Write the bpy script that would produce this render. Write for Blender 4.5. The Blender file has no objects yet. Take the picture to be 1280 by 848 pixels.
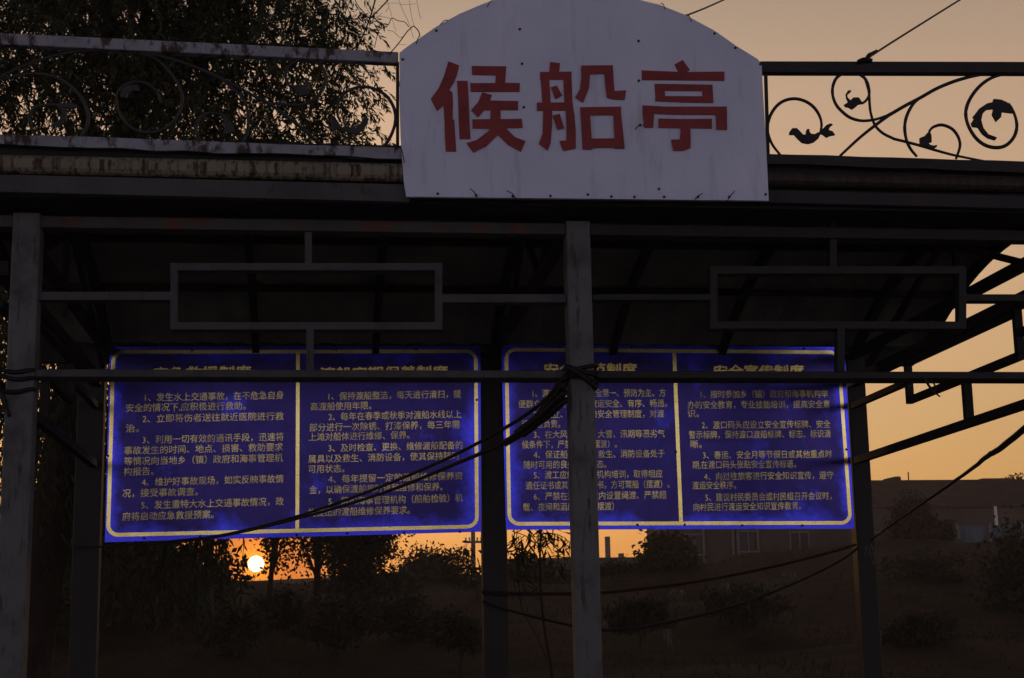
import bpy, bmesh, math, random
import numpy as np
from mathutils import Vector, Matrix
random.seed(7); rng = np.random.default_rng(11)
S = bpy.context.scene
COL = S.collection
R = math.radians

# ------------------------------------------------------------------ camera
FPX, EYE = 1950.0, 1.10            # focal length in pixels of a 1280 px wide picture, eye height
def _n(v): return v / np.linalg.norm(v)
_y = _n(np.array([(396-640)/FPX, -(800-424)/FPX, -1.0]))
_z = np.array([(452-640)/FPX, (424+9700)/FPX, -1.0]); _z = _n(_z - _y*_z.dot(_y))
_x = np.cross(_y, _z)
CM = np.array([_x, _y, _z])
cam = bpy.data.cameras.new('camera'); cam_o = bpy.data.objects.new('camera', cam); COL.objects.link(cam_o)
m4 = Matrix.Identity(4)
for i in range(3):
    for j in range(3): m4[i][j] = CM[i][j]
m4[2][3] = EYE
cam_o.matrix_world = m4
cam.sensor_width = 36; cam.lens = FPX/1280*36; cam.clip_start = 0.05; cam.clip_end = 5000
S.camera = cam_o

# ------------------------------------------------------------------ sky, sun, exposure
SUN_EL, SUN_AZ = R(2.7), R(-2.2)
S.view_settings.view_transform = 'Standard'; S.view_settings.look = 'None'
S.view_settings.gamma = 1; S.view_settings.use_curve_mapping = False
S.view_settings.exposure = 0.0
W = bpy.data.worlds.new('World'); S.world = W; W.use_nodes = True
nt = W.node_tree; nt.nodes.clear()
sky = nt.nodes.new('ShaderNodeTexSky'); sky.sky_type = 'NISHITA'; sky.sun_disc = False
sky.sun_elevation = SUN_EL; sky.sun_rotation = SUN_AZ
sky.air_density = 1.6; sky.dust_density = 5.0; sky.ozone_density = 2.0; sky.altitude = 20
bg = nt.nodes.new('ShaderNodeBackground'); bg.inputs[1].default_value = 0.15
wo = nt.nodes.new('ShaderNodeOutputWorld')
# western sky warm with dust; opposite, dim violet above an added bright band
tc = nt.nodes.new('ShaderNodeTexCoord')
dot = nt.nodes.new('ShaderNodeVectorMath'); dot.operation = 'DOT_PRODUCT'
dot.inputs[1].default_value = (math.sin(SUN_AZ), math.cos(SUN_AZ), 0.0)
nt.links.new(tc.outputs['Generated'], dot.inputs[0])
mr = nt.nodes.new('ShaderNodeMapRange'); mr.interpolation_type = 'SMOOTHSTEP'
mr.inputs['From Min'].default_value = -0.35; mr.inputs['From Max'].default_value = 0.80
nt.links.new(dot.outputs['Value'], mr.inputs['Value'])
sep = nt.nodes.new('ShaderNodeSeparateXYZ'); nt.links.new(tc.outputs['Generated'], sep.inputs[0])
def sky_ramp(stops):
    r = nt.nodes.new('ShaderNodeValToRGB'); e = r.color_ramp.elements
    e[0].position = stops[0][0]; e[0].color = (*stops[0][1], 1); e[1].position = stops[-1][0]; e[1].color = (*stops[-1][1], 1)
    for p_, c_ in stops[1:-1]: x_ = e.new(p_); x_.color = (*c_, 1)
    nt.links.new(sep.outputs['Z'], r.inputs[0]); return r.outputs[0]
WEST = sky_ramp([(0.0,(.70,.22,.04)),(.045,(.86,.36,.085)),(.08,(.80,.42,.14)),(.13,(.73,.44,.195)),(.22,(.71,.45,.26)),(.33,(.60,.40,.265)),(.40,(.42,.31,.225)),(.60,(.16,.14,.13)),(1.0,(.07,.07,.09))])
EAST = sky_ramp([(0.0,(2.0,1.80,1.95)),(.06,(1.75,1.58,1.75)),(.10,(.70,.64,.74)),(.15,(.24,.22,.28)),(.33,(.075,.07,.10)),(1.0,(.03,.03,.045))])  # bright horizon band behind the camera added to light the notice boards
dust = nt.nodes.new('ShaderNodeMix'); dust.data_type = 'RGBA'
nt.links.new(mr.outputs['Result'], dust.inputs[0]); nt.links.new(EAST, dust.inputs[6])
sc_ = nt.nodes.new('ShaderNodeVectorMath'); sc_.operation = 'SCALE'; sc_.inputs['Scale'].default_value = 1/0.15
# aureole of the low sun in the dust
sdot = nt.nodes.new('ShaderNodeVectorMath'); sdot.operation = 'DOT_PRODUCT'
sdot.inputs[1].default_value = (math.sin(SUN_AZ)*math.cos(SUN_EL), math.cos(SUN_AZ)*math.cos(SUN_EL), math.sin(SUN_EL))
nt.links.new(tc.outputs['Generated'], sdot.inputs[0])
pw = nt.nodes.new('ShaderNodeMath'); pw.operation = 'POWER'; pw.use_clamp = True; pw.inputs[1].default_value = 700
nt.links.new(sdot.outputs['Value'], pw.inputs[0])
gl = nt.nodes.new('ShaderNodeMix'); gl.data_type = 'RGBA'
gl.inputs[7].default_value = (0.92,.225,.04,1); nt.links.new(pw.outputs[0], gl.inputs[0]); nt.links.new(dust.outputs[2], gl.inputs[6])
pw2 = nt.nodes.new('ShaderNodeMath'); pw2.operation = 'POWER'; pw2.inputs[1].default_value = 12
mx0 = nt.nodes.new('ShaderNodeMath'); mx0.operation = 'MAXIMUM'; mx0.inputs[1].default_value = 0.0
nt.links.new(sdot.outputs['Value'], mx0.inputs[0]); nt.links.new(mx0.outputs[0], pw2.inputs[0])
ma2 = nt.nodes.new('ShaderNodeMath'); ma2.operation = 'MULTIPLY_ADD'; ma2.inputs[1].default_value = 0.50; ma2.inputs[2].default_value = 0.85
nt.links.new(pw2.outputs[0], ma2.inputs[0])
wst = nt.nodes.new('ShaderNodeVectorMath'); wst.operation = 'SCALE'
nt.links.new(WEST, wst.inputs[0]); nt.links.new(ma2.outputs[0], wst.inputs['Scale']); nt.links.new(wst.outputs[0], dust.inputs[7])
pw3 = nt.nodes.new('ShaderNodeMath'); pw3.operation = 'POWER'; pw3.use_clamp = True; pw3.inputs[1].default_value = 16000
nt.links.new(sdot.outputs['Value'], pw3.inputs[0])
gl2 = nt.nodes.new('ShaderNodeMix'); gl2.data_type = 'RGBA'
gl2.inputs[7].default_value = (2.2,.75,.07,1); nt.links.new(pw3.outputs[0], gl2.inputs[0]); nt.links.new(gl.outputs[2], gl2.inputs[6])
nt.links.new(gl2.outputs[2], sc_.inputs[0])
blend = nt.nodes.new('ShaderNodeMix'); blend.data_type = 'RGBA'; blend.inputs[0].default_value = 0.88
nt.links.new(sky.outputs[0], blend.inputs[6]); nt.links.new(sc_.outputs[0], blend.inputs[7])
nt.links.new(blend.outputs[2], bg.inputs[0]); nt.links.new(bg.outputs[0], wo.inputs[0])

sl = bpy.data.lights.new('sun_lamp', 'SUN'); sl.energy = 0.5; sl.angle = R(0.5); sl.color = (1.0, 0.46, 0.16)
so = bpy.data.objects.new('sun_lamp', sl); COL.objects.link(so)
sd = Vector((math.sin(SUN_AZ)*math.cos(SUN_EL), math.cos(SUN_AZ)*math.cos(SUN_EL), math.sin(SUN_EL)))
so.rotation_euler = sd.to_track_quat('Z', 'Y').to_euler()

# ------------------------------------------------------------------ helpers
def ray(px, py): return CM @ np.array([(px-640)/FPX, -(py-424)/FPX, -1.0])
def P(px, py, Y):                  # design point on the upright plane y = Y
    d = ray(px, py); p = d*Y/d[1]; p[2] += EYE; return Vector(p)
def PX(px, py, X):                 # design point on the upright plane x = X
    d = ray(px, py); p = d*X/d[0]; p[2] += EYE; return Vector(p)

class MB:
    def __init__(s): s.v = []; s.f = []
    def add(s, vs, fs):
        o = len(s.v); s.v += [tuple(v) for v in vs]; s.f += [tuple(i+o for i in f) for f in fs]
    def box(s, a, b):
        (x0,y0,z0),(x1,y1,z1) = a, b
        s.add([(x0,y0,z0),(x1,y0,z0),(x1,y1,z0),(x0,y1,z0),(x0,y0,z1),(x1,y0,z1),(x1,y1,z1),(x0,y1,z1)],
              [(0,3,2,1),(4,5,6,7),(0,1,5,4),(1,2,6,5),(2,3,7,6),(3,0,4,7)])
    def prism(s, pts, d):          # polygon pts extruded by vector d
        n = len(pts); d = Vector(d); p = [Vector(q) for q in pts]
        s.add(p + [q+d for q in p], [tuple(range(n))[::-1], tuple(range(n, 2*n))] + [(i, (i+1)%n, (i+1)%n+n, i+n) for i in range(n)])
    def bar(s, a, b, w, h=None, up=(0,0,1)):
        h = h or w; a = Vector(a); b = Vector(b); t = (b-a).normalized(); u = Vector(up)
        sx = t.cross(u)
        if sx.length < 1e-4: sx = t.cross(Vector((0,1,0)))
        sx.normalize(); uu = sx.cross(t)
        o = [sx*(i*w/2)+uu*(j*h/2) for i, j in ((-1,-1),(1,-1),(1,1),(-1,1))]
        s.add([a+q for q in o]+[b+q for q in o], [(0,1,2,3)[::-1],(4,5,6,7),(0,1,5,4),(1,2,6,5),(2,3,7,6),(3,0,4,7)])
    def tube(s, pts, rad, n=6):
        pts = [Vector(p) for p in pts]; m = len(pts)
        if not hasattr(rad, '__len__'): rad = [rad]*m
        ref = Vector((0.13,0.2,0.97)); vs = []
        for i, p in enumerate(pts):
            t = (pts[min(i+1,m-1)]-pts[max(i-1,0)])
            if t.length < 1e-9: t = Vector((0,0,1))
            t.normalize(); a = t.cross(ref)
            if a.length < 1e-3: a = t.cross(Vector((1,0,0)))
            a.normalize(); b = t.cross(a)
            vs += [p + a*(rad[i]*math.cos(k*2*math.pi/n)) + b*(rad[i]*math.sin(k*2*math.pi/n)) for k in range(n)]
        fs = [(i*n+k, i*n+(k+1)%n, (i+1)*n+(k+1)%n, (i+1)*n+k) for i in range(m-1) for k in range(n)]
        fs += [tuple(range(n))[::-1], tuple((m-1)*n+k for k in range(n))]
        s.add(vs, fs)
    def disc(s, c, r, d, n=8):     # small cylinder facing -y
        c = Vector(c)
        s.prism([c+Vector((r*math.cos(k*2*math.pi/n), 0, r*math.sin(k*2*math.pi/n))) for k in range(n)], (0,d,0))
    def build(s, name, mat, parent=None, smooth=False, bevel=0):
        me = bpy.data.meshes.new(name)
        off = Vector((0,0,0))
        q = parent
        while q is not None: off = off + q.location; q = q.parent
        me.from_pydata([tuple(Vector(v)-off) for v in s.v], [], s.f); me.update()
        bm = bmesh.new(); bm.from_mesh(me); bmesh.ops.recalc_face_normals(bm, faces=bm.faces)
        if bevel: bmesh.ops.bevel(bm, geom=bm.edges[:], offset=bevel, segments=1, affect='EDGES')
        bm.to_mesh(me); bm.free()
        if smooth:
            for p in me.polygons: p.use_smooth = True
        return link(name, me, mat, parent)
def link(name, me, mat, parent=None):
    me.materials.append(mat)
    o = bpy.data.objects.new(name, me); COL.objects.link(o); o.parent = parent
    return o
def tag(o, label=None, cat=None, group=None, kind=None):
    if label: o['label'] = label
    if cat: o['category'] = cat
    if group: o['group'] = group
    if kind: o['kind'] = kind
    return o
def thing(name, label, cat, loc, group=None):
    o = bpy.data.objects.new(name, None); o.location = loc; o.empty_display_size = 0.1
    COL.objects.link(o); return tag(o, label, cat, group)

def smooth_path(pts, k=4):         # Catmull-Rom through the points
    p = [Vector(q) for q in pts]; p = [p[0]*2-p[1]] + p + [p[-1]*2-p[-2]]; out = []
    for i in range(1, len(p)-2):
        for j in range(k):
            t = j/k
            out.append(0.5*((2*p[i]) + (p[i+1]-p[i-1])*t + (2*p[i-1]-5*p[i]+4*p[i+1]-p[i+2])*t*t + (3*p[i]-p[i-1]-3*p[i+1]+p[i+2])*t**3))
    out.append(p[-2]); return out

# leaves: many small diamond faces in one mesh
def leaf_mesh(name, pos, dirs, L, Wd, mat, parent=None):
    pos = np.asarray(pos, float); dirs = np.asarray(dirs, float)
    if mat in (M['leaf_far'], M['willow'], M['leaf_bush']):     # a gap in the foliage where the sun looks through
        c = (pos-np.array([0,0,EYE])) @ CM; qx = 640-FPX*c[:,0]/c[:,2]; qy = 424+FPX*c[:,1]/c[:,2]
        k = np.hypot(qx-318, qy-702) > 14
        pos = pos[k]; dirs = dirs[k]
        if np.ndim(L): L = np.asarray(L)[k]; Wd = np.asarray(Wd)[k]
    n = len(pos); off = np.zeros(3); q = parent
    while q is not None: off += np.array(q.location); q = q.parent
    pos = np.asarray(pos)-off
    d = dirs/np.maximum(np.linalg.norm(dirs, axis=1, keepdims=True), 1e-6)
    r = rng.normal(size=(n,3)); sx = np.cross(d, r); sx /= np.maximum(np.linalg.norm(sx, axis=1, keepdims=True), 1e-6)
    L = np.broadcast_to(L, (n,))[:,None]; Wd = np.broadcast_to(Wd, (n,))[:,None]
    nn = np.cross(sx, d)
    v = np.stack([pos, pos+d*L*0.45+sx*Wd/2+nn*L*0.05, pos+d*L, pos+d*L*0.45-sx*Wd/2+nn*L*0.05], axis=1).reshape(-1,3)
    me = bpy.data.meshes.new(name); me.vertices.add(4*n); me.vertices.foreach_set('co', v.ravel().astype(np.float32))
    me.loops.add(4*n); me.loops.foreach_set('vertex_index', np.arange(4*n, dtype=np.int32))
    me.polygons.add(n); me.polygons.foreach_set('loop_start', np.arange(0, 4*n, 4, dtype=np.int32))
    me.update(calc_edges=True); me.validate()
    return link(name, me, mat, parent)

# ------------------------------------------------------------------ materials
def new_mat(name):
    m = bpy.data.materials.new(name); m.use_nodes = True; t = m.node_tree
    b = t.nodes['Principled BSDF']; return m, t, b
def ramp(t, fac, stops):
    r = t.nodes.new('ShaderNodeValToRGB'); e = r.color_ramp.elements
    e[0].position, e[0].color = stops[0][0], (*stops[0][1], 1) if len(stops[0][1]) == 3 else stops[0][1]
    e[1].position, e[1].color = stops[-1][0], (*stops[-1][1], 1)
    for p, c in stops[1:-1]:
        x = e.new(p); x.color = (*c, 1)
    t.links.new(fac, r.inputs[0]); return r.outputs[0]
def noise(t, scale, detail=5, stretch=None, rough=0.6, seed=0.0):
    c = t.nodes.new('ShaderNodeTexCoord'); mp = t.nodes.new('ShaderNodeMapping')
    mp.inputs['Location'].default_value = (seed, seed*1.7, seed*0.6)
    if stretch: mp.inputs['Scale'].default_value = stretch
    t.links.new(c.outputs['Object'], mp.inputs[0])
    n = t.nodes.new('ShaderNodeTexNoise'); n.inputs['Scale'].default_value = scale
    n.inputs['Detail'].default_value = detail; n.inputs['Roughness'].default_value = rough
    t.links.new(mp.outputs[0], n.inputs['Vector']); return n.outputs[0]
def mix(t, fac, a, b, mode='MIX'):
    m = t.nodes.new('ShaderNodeMix'); m.data_type = 'RGBA'; m.blend_type = mode
    for s, v in ((0, fac), (6, a), (7, b)):
        if hasattr(v, 'is_linked'): t.links.new(v, m.inputs[s])
        elif isinstance(v, (int, float)): m.inputs[s].default_value = v
        else: m.inputs[s].default_value = (*v, 1)
    return m.outputs[2]
def bump(t, b, h, dist=0.002, st=0.5):
    n = t.nodes.new('ShaderNodeBump'); n.inputs['Strength'].default_value = st; n.inputs['Distance'].default_value = dist
    t.links.new(h, n.inputs['Height']); t.links.new(n.outputs[0], b.inputs['Normal'])
def painted(name, base, rust=(0.042,0.022,0.014), amount=0.55, dirt=0.5, rough=0.55, streak=(9,9,1.2), scale=1.0, metallic=0.0, spec=0.3):
    """weathered paint: blotchy tone, vertical rust runs, speckles"""
    m, t, b = new_mat(name)
    n1 = noise(t, 4*scale, 6); n2 = noise(t, 3*scale, 7, streak, 0.65, 3.1); n3 = noise(t, 38*scale, 4, None, 0.7, 8.2)
    d = tuple(c*dirt for c in base); l = tuple(min(1, c*1.18) for c in base)
    c = ramp(t, n1, [(0.3, d), (0.5, base), (0.72, l)])
    f = ramp(t, n2, [(amount, (0,0,0)), (amount+0.1, (1,1,1))])
    c = mix(t, f, c, rust)
    f3 = ramp(t, n3, [(0.68, (0,0,0)), (0.74, (0.85,)*3)])
    c = mix(t, f3, c, tuple(x*0.5 for x in rust))
    t.links.new(c, b.inputs['Base Color']); b.inputs['Roughness'].default_value = rough
    b.inputs['Specular IOR Level'].default_value = spec; b.inputs['Metallic'].default_value = metallic
    bump(t, b, n3, 0.001, 0.4); return m
def plain(name, base, var=0.35, scale=6, rough=0.8, spec=0.15, stretch=None):
    m, t, b = new_mat(name)
    c = ramp(t, noise(t, scale, 5, stretch), [(0.3, tuple(x*(1-var) for x in base)), (0.7, tuple(min(1, x*(1+var)) for x in base))])
    t.links.new(c, b.inputs['Base Color']); b.inputs['Roughness'].default_value = rough
    b.inputs['Specular IOR Level'].default_value = spec; return m
def leaf_mat(name, a, c, trans=0.15):
    m, t, b = new_mat(name)
    col = ramp(t, noise(t, 1.3, 3), [(0.3, a), (0.7, c)])
    t.links.new(col, b.inputs['Base Color']); b.inputs['Roughness'].default_value = 0.6; b.inputs['Specular IOR Level'].default_value = 0.2
    tr = t.nodes.new('ShaderNodeBsdfTranslucent'); t.links.new(col, tr.inputs[0])
    ms = t.nodes.new('ShaderNodeMixShader'); ms.inputs[0].default_value = trans
    t.links.new(b.outputs[0], ms.inputs[1]); t.links.new(tr.outputs[0], ms.inputs[2])
    t.links.new(ms.outputs[0], t.nodes['Material Output'].inputs[0]); return m

M = {}
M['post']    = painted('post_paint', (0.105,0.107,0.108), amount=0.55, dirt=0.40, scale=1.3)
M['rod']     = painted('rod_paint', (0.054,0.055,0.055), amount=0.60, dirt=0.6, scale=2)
M['rod_dk']  = painted('rod_tone_darker_right', (0.014,0.014,0.014), amount=0.60, dirt=0.6, scale=2)  # darker copy of the rod colour for the right-hand bay
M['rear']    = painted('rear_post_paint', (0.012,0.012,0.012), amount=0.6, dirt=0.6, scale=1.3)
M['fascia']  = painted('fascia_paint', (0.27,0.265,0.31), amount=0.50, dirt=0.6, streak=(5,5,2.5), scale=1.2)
M['fascia_dk'] = painted('fascia_tone_darker_right', (0.020,0.020,0.020), amount=0.56, dirt=0.5, streak=(5,5,2.5), scale=1.2)  # darker copy of the fascia colour, right of the sign
M['channel'] = painted('channel_paint', (0.060,0.060,0.061), amount=0.58, dirt=0.6, streak=(5,5,2.5), scale=1.2)
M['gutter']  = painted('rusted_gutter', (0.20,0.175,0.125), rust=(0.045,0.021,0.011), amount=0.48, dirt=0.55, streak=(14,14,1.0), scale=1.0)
M['gutter_dk'] = painted('rusted_gutter_darker_right', (0.036,0.031,0.027), rust=(0.028,0.010,0.005), amount=0.46, dirt=0.55, streak=(14,14,1.0))  # darker copy of the rusted gutter, right of the sign
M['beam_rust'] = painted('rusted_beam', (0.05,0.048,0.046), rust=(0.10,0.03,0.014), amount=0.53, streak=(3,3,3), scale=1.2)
M['roof']    = plain('roof_sheet', (0.16,0.155,0.15), 0.3, 3, 0.7)
M['soot']    = plain('black_steel', (0.018,0.017,0.017), 0.3, 5, 0.6)
M['iron']    = painted('wrought_iron', (0.034,0.034,0.035), amount=0.6, dirt=0.6, scale=3)
M['iron_dk'] = plain('black_iron', (0.020,0.019,0.019), 0.3, 12, 0.55, 0.25)
M['cable']   = plain('cable_rubber', (0.012,0.011,0.012), 0.3, 20, 0.5, 0.2)
M['rope']    = plain('brown_rope', (0.032,0.019,0.014), 0.5, 30, 0.9, 0.05)
M['shred']   = plain('shredded_plastic', (0.22,0.20,0.19), 0.4, 30, 0.6)
M['screw']   = plain('screw_rust', (0.02,0.015,0.013), 0.4, 30, 0.6)
M['floor']   = plain('floor_concrete', (0.22,0.21,0.20), 0.3, 3, 0.9)
# sign board and its tape letters
m, t, b = new_mat('sign_sheet')
c = ramp(t, noise(t, 2.2, 5), [(0.3, (0.58,0.60,0.78)), (0.7, (0.70,0.715,0.90))])
st = ramp(t, noise(t, 2.5, 6, (6,6,0.8), 0.6, 4.0), [(0.55, (0,0,0)), (0.74, (0.45,)*3)])
c = mix(t, st, c, (0.30,0.28,0.27))
sp = ramp(t, noise(t, 70, 3, None, 0.7, 2.0), [(0.72, (0,0,0)), (0.76, (0.7,)*3)])
c = mix(t, sp, c, (0.16,0.11,0.09)); t.links.new(c, b.inputs['Base Color'])
b.inputs['Roughness'].default_value = 0.45; b.inputs['Specular IOR Level'].default_value = 0.3
bump(t, b, noise(t, 1.6, 3), 0.03, 0.5); M['sign'] = m
M['red'] = painted('red_tape', (0.25,0.034,0.036), rust=(0.20,0.03,0.03), amount=0.62, dirt=0.75, scale=2, rough=0.5)
# blue reflective sheeting of the notice boards, duller in the middle, more vivid along the edges
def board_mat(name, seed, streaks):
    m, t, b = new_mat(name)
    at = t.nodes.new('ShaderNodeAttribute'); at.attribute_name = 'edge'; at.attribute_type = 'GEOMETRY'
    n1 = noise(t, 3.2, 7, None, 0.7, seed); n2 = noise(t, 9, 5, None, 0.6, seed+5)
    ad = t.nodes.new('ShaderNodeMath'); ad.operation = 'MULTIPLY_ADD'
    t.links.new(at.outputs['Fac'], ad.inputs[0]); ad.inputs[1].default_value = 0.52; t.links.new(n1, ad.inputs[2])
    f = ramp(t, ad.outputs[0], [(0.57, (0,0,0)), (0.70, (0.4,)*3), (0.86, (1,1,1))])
    dull_blue = ramp(t, n2, [(0.3, (0.026,0.021,0.115)), (0.7, (0.036,0.028,0.155))])
    c = mix(t, f, dull_blue, (0.070,0.075,0.95))
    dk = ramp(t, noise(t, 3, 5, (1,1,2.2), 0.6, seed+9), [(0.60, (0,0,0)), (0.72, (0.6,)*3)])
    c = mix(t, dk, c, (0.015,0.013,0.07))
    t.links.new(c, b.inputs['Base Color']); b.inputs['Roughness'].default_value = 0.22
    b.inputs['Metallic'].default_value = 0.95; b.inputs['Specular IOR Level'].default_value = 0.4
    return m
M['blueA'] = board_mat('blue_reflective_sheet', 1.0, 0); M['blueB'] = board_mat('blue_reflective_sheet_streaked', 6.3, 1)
def gold_mat(name, lo, hi, met=0.6):
    m, t, b = new_mat(name)
    c = ramp(t, noise(t, 5, 6, None, 0.7), [(0.35, lo), (0.62, hi)])
    f = ramp(t, noise(t, 60, 4, None, 0.7, 3), [(0.62, (0,0,0)), (0.7, (0.8,)*3)])
    c = mix(t, f, c, tuple(x*0.25 for x in lo))
    t.links.new(c, b.inputs['Base Color']); b.inputs['Metallic'].default_value = met; b.inputs['Roughness'].default_value = 0.22
    return m
M['gold'] = gold_mat('gold_reflective_band', (0.85,0.66,0.20), (1.0,0.88,0.36), 1.0)
M['text'] = gold_mat('faded_yellow_lettering', (0.23,0.20,0.10), (0.52,0.44,0.19), 0.95)
M['head'] = gold_mat('yellow_heading', (0.60,0.48,0.13), (1.0,0.82,0.26), 0.95)
M['willow'] = leaf_mat('willow_leaves', (0.030,0.036,0.016), (0.055,0.062,0.026), 0.12)
M['leaf_far'] = leaf_mat('far_leaves', (0.018,0.017,0.010), (0.034,0.030,0.015), 0.12)
M['leaf_bush'] = leaf_mat('bush_leaves', (0.014,0.017,0.008), (0.026,0.030,0.012), 0.1)
M['leaf_hazy'] = leaf_mat('hazed_bush_leaves', (0.040,0.030,0.020), (0.065,0.048,0.030), 0.1)  # paler and browner: distance haze put into the leaf colour
M['leaf_near'] = leaf_mat('sapling_leaves', (0.025,0.028,0.013), (0.045,0.05,0.02), 0.1)
M['bark'] = plain('bark', (0.040,0.030,0.024), 0.5, 12, 0.9, 0.05, (1,1,0.25))
m, t, b = new_mat('bank_earth')
c = ramp(t, noise(t, 0.35, 8), [(0.35, (0.011,0.008,0.006)), (0.5, (0.048,0.030,0.021)), (0.65, (0.016,0.016,0.009))])
t.links.new(c, b.inputs['Base Color']); b.inputs['Roughness'].default_value = 0.95; b.inputs['Specular IOR Level'].default_value = 0.05
bump(t, b, noise(t, 2.5, 8), 0.12, 0.8); M['earth'] = m
M['hill'] = plain('far_hill', (0.05,0.045,0.03), 0.4, 0.05, 0.95, 0.0)
M['plaster'] = plain('wall_plaster', (0.085,0.07,0.058), 0.25, 1.2, 0.9, 0.1, (1,1,0.4))
M['plaster2'] = plain('pale_render', (0.09,0.075,0.062), 0.25, 0.8, 0.9, 0.1, (1,1,0.4))
M['roof_far'] = plain('far_roof', (0.07,0.052,0.042), 0.3, 1.5, 0.9, 0.05)
M['frame'] = plain('window_frame', (0.17,0.155,0.14), 0.15, 5, 0.6)
M['wallblue'] = plain('blue_grey_sheet', (0.10,0.13,0.16), 0.4, 0.9, 0.8, 0.1, (1,1,0.3))
M['pole'] = plain('pole_concrete', (0.20,0.18,0.17), 0.3, 4, 0.9)
M['white'] = plain('white_paint', (0.7,0.68,0.66), 0.1, 3, 0.6)
m, t, b = new_mat('window_glass'); b.inputs['Base Color'].default_value = (0.03,0.03,0.035,1); b.inputs['Roughness'].default_value = 0.35; b.inputs['Specular IOR Level'].default_value = 0.2; M['glass'] = m
m, t, b = new_mat('sun_glow'); t.nodes.remove(b); em = t.nodes.new('ShaderNodeEmission')
em.inputs[0].default_value = (1.0,0.80,0.42,1); em.inputs[1].default_value = 5.0
t.links.new(em.outputs[0], t.nodes['Material Output'].inputs[0]); M['sun'] = m

# ------------------------------------------------------------------ ground
def ground_z(x, y):
    def s(a, b, v):
        u = min(1, max(0, (v-a)/(b-a))); return u*u*(3-2*u)
    z = -0.5*s(11.5, 15, y)*(1-s(15, 24, y)) + 3.1*s(18, 62, y)
    z += 1.35*s(5, 26, x)*s(26, 62, y)
    z += 0.13*math.sin(x*0.9+y*0.31)*s(12, 20, y) + 0.18*math.sin(x*0.37-y*0.53)*s(14, 30, y)
    z += 1.2*s(70, 180, y)
    return z
xs = sorted(set([-260,-200,-150,-110,-80,-60] + [i*1.5-48 for i in range(65)] + [60,80,110,150,200,260]))
ys = sorted(set([-240,-160,-90,-50,-25,-10,0,5] + [6+i*1.2 for i in range(60)] + [80,90,105,125,150,180,220,260]))
mb = MB(); nx = len(xs)
mb.v = [(x, y, ground_z(x, y)) for y in ys for x in xs]
mb.f = [(j*nx+i, j*nx+i+1, (j+1)*nx+i+1, (j+1)*nx+i) for j in range(len(ys)-1) for i in range(nx-1)]
tag(mb.build('ground', M['earth'], smooth=True), kind='structure')
# unseen pale slab added before the pavilion to bounce light under the roof
m, t, b = new_mat('bounce_slab_pale')
c = ramp(t, noise(t, 0.8, 7), [(0.3, (0.25,0.24,0.23)), (0.7, (0.38,0.37,0.36))])
t.links.new(c, b.inputs['Base Color']); b.inputs['Roughness'].default_value = 0.9
mb = MB(); mb.box((-60,-70,-0.15),(60,6.2,0.09)); tag(mb.build('added_bounce_slab', m), kind='structure')
# low hill beyond, under the sun
mb = MB(); cols = 90
for j, (yy, k) in enumerate(((150,0),(170,.55),(190,.9),(208,1),(230,.8),(256,0))):
    for i in range(cols):
        x = -240+480*i/(cols-1)
        h = 4.35 + 4.6*(1+0.10*math.sin(x*0.045+1.0)+0.05*math.sin(x*0.13))
        mb.v.append((x, yy, 3.9 + (h-4.35)*k))
mb.f = [(j*cols+i, j*cols+i+1, (j+1)*cols+i+1, (j+1)*cols+i) for j in range(5) for i in range(cols-1)]
tag(mb.build('hill', M['hill'], smooth=True), kind='structure')
# the sun itself, low over the hill
bm = bmesh.new(); bmesh.ops.create_uvsphere(bm, u_segments=48, v_segments=24, radius=4.5)
me = bpy.data.meshes.new('sun'); bm.to_mesh(me); bm.free()
sun_o = link('sun', me, M['sun']); sun_o.location = P(320,705,900); tag(sun_o, kind='structure')
sun_o.visible_diffuse = True

# ------------------------------------------------------------------ pavilion
YF, YG, YR = 6.84, 6.60, 10.06          # front posts, fascia, rear boards
XL, XC, XR = -1.275, 1.18, 3.635
XE = 3.60                               # right end frame
pav = thing('waiting_pavilion', 'steel-framed open waiting pavilion with an arched dark roof, grey posts and rusty fascia', 'pavilion', (XC, 8.45, 0))
def part(mb, name, mat, **k): return mb.build(name, M[mat], pav, **k)
mb = MB(); mb.box((-1.9,6.3,-0.1),(4.25,10.6,0.12)); part(mb, 'floor_slab', 'floor', bevel=0.01)
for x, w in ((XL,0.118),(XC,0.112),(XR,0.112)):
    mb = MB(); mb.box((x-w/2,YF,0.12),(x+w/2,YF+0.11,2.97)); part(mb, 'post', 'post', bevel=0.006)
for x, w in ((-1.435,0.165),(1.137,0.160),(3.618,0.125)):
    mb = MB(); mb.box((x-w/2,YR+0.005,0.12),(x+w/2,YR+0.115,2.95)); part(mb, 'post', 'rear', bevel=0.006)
# beams
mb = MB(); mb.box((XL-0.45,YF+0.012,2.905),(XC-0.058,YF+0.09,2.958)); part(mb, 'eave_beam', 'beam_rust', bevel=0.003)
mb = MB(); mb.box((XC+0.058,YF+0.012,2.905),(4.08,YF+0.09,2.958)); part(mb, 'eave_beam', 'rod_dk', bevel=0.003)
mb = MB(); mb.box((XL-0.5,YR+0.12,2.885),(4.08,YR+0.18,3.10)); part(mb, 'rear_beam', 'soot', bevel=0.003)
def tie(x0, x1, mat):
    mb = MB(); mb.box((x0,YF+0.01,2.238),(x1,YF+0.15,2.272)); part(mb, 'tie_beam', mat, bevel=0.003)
tie(XL+0.06, XC-0.057, 'rod'); tie(XC+0.057, XR-0.057, 'rod_dk')
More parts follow.
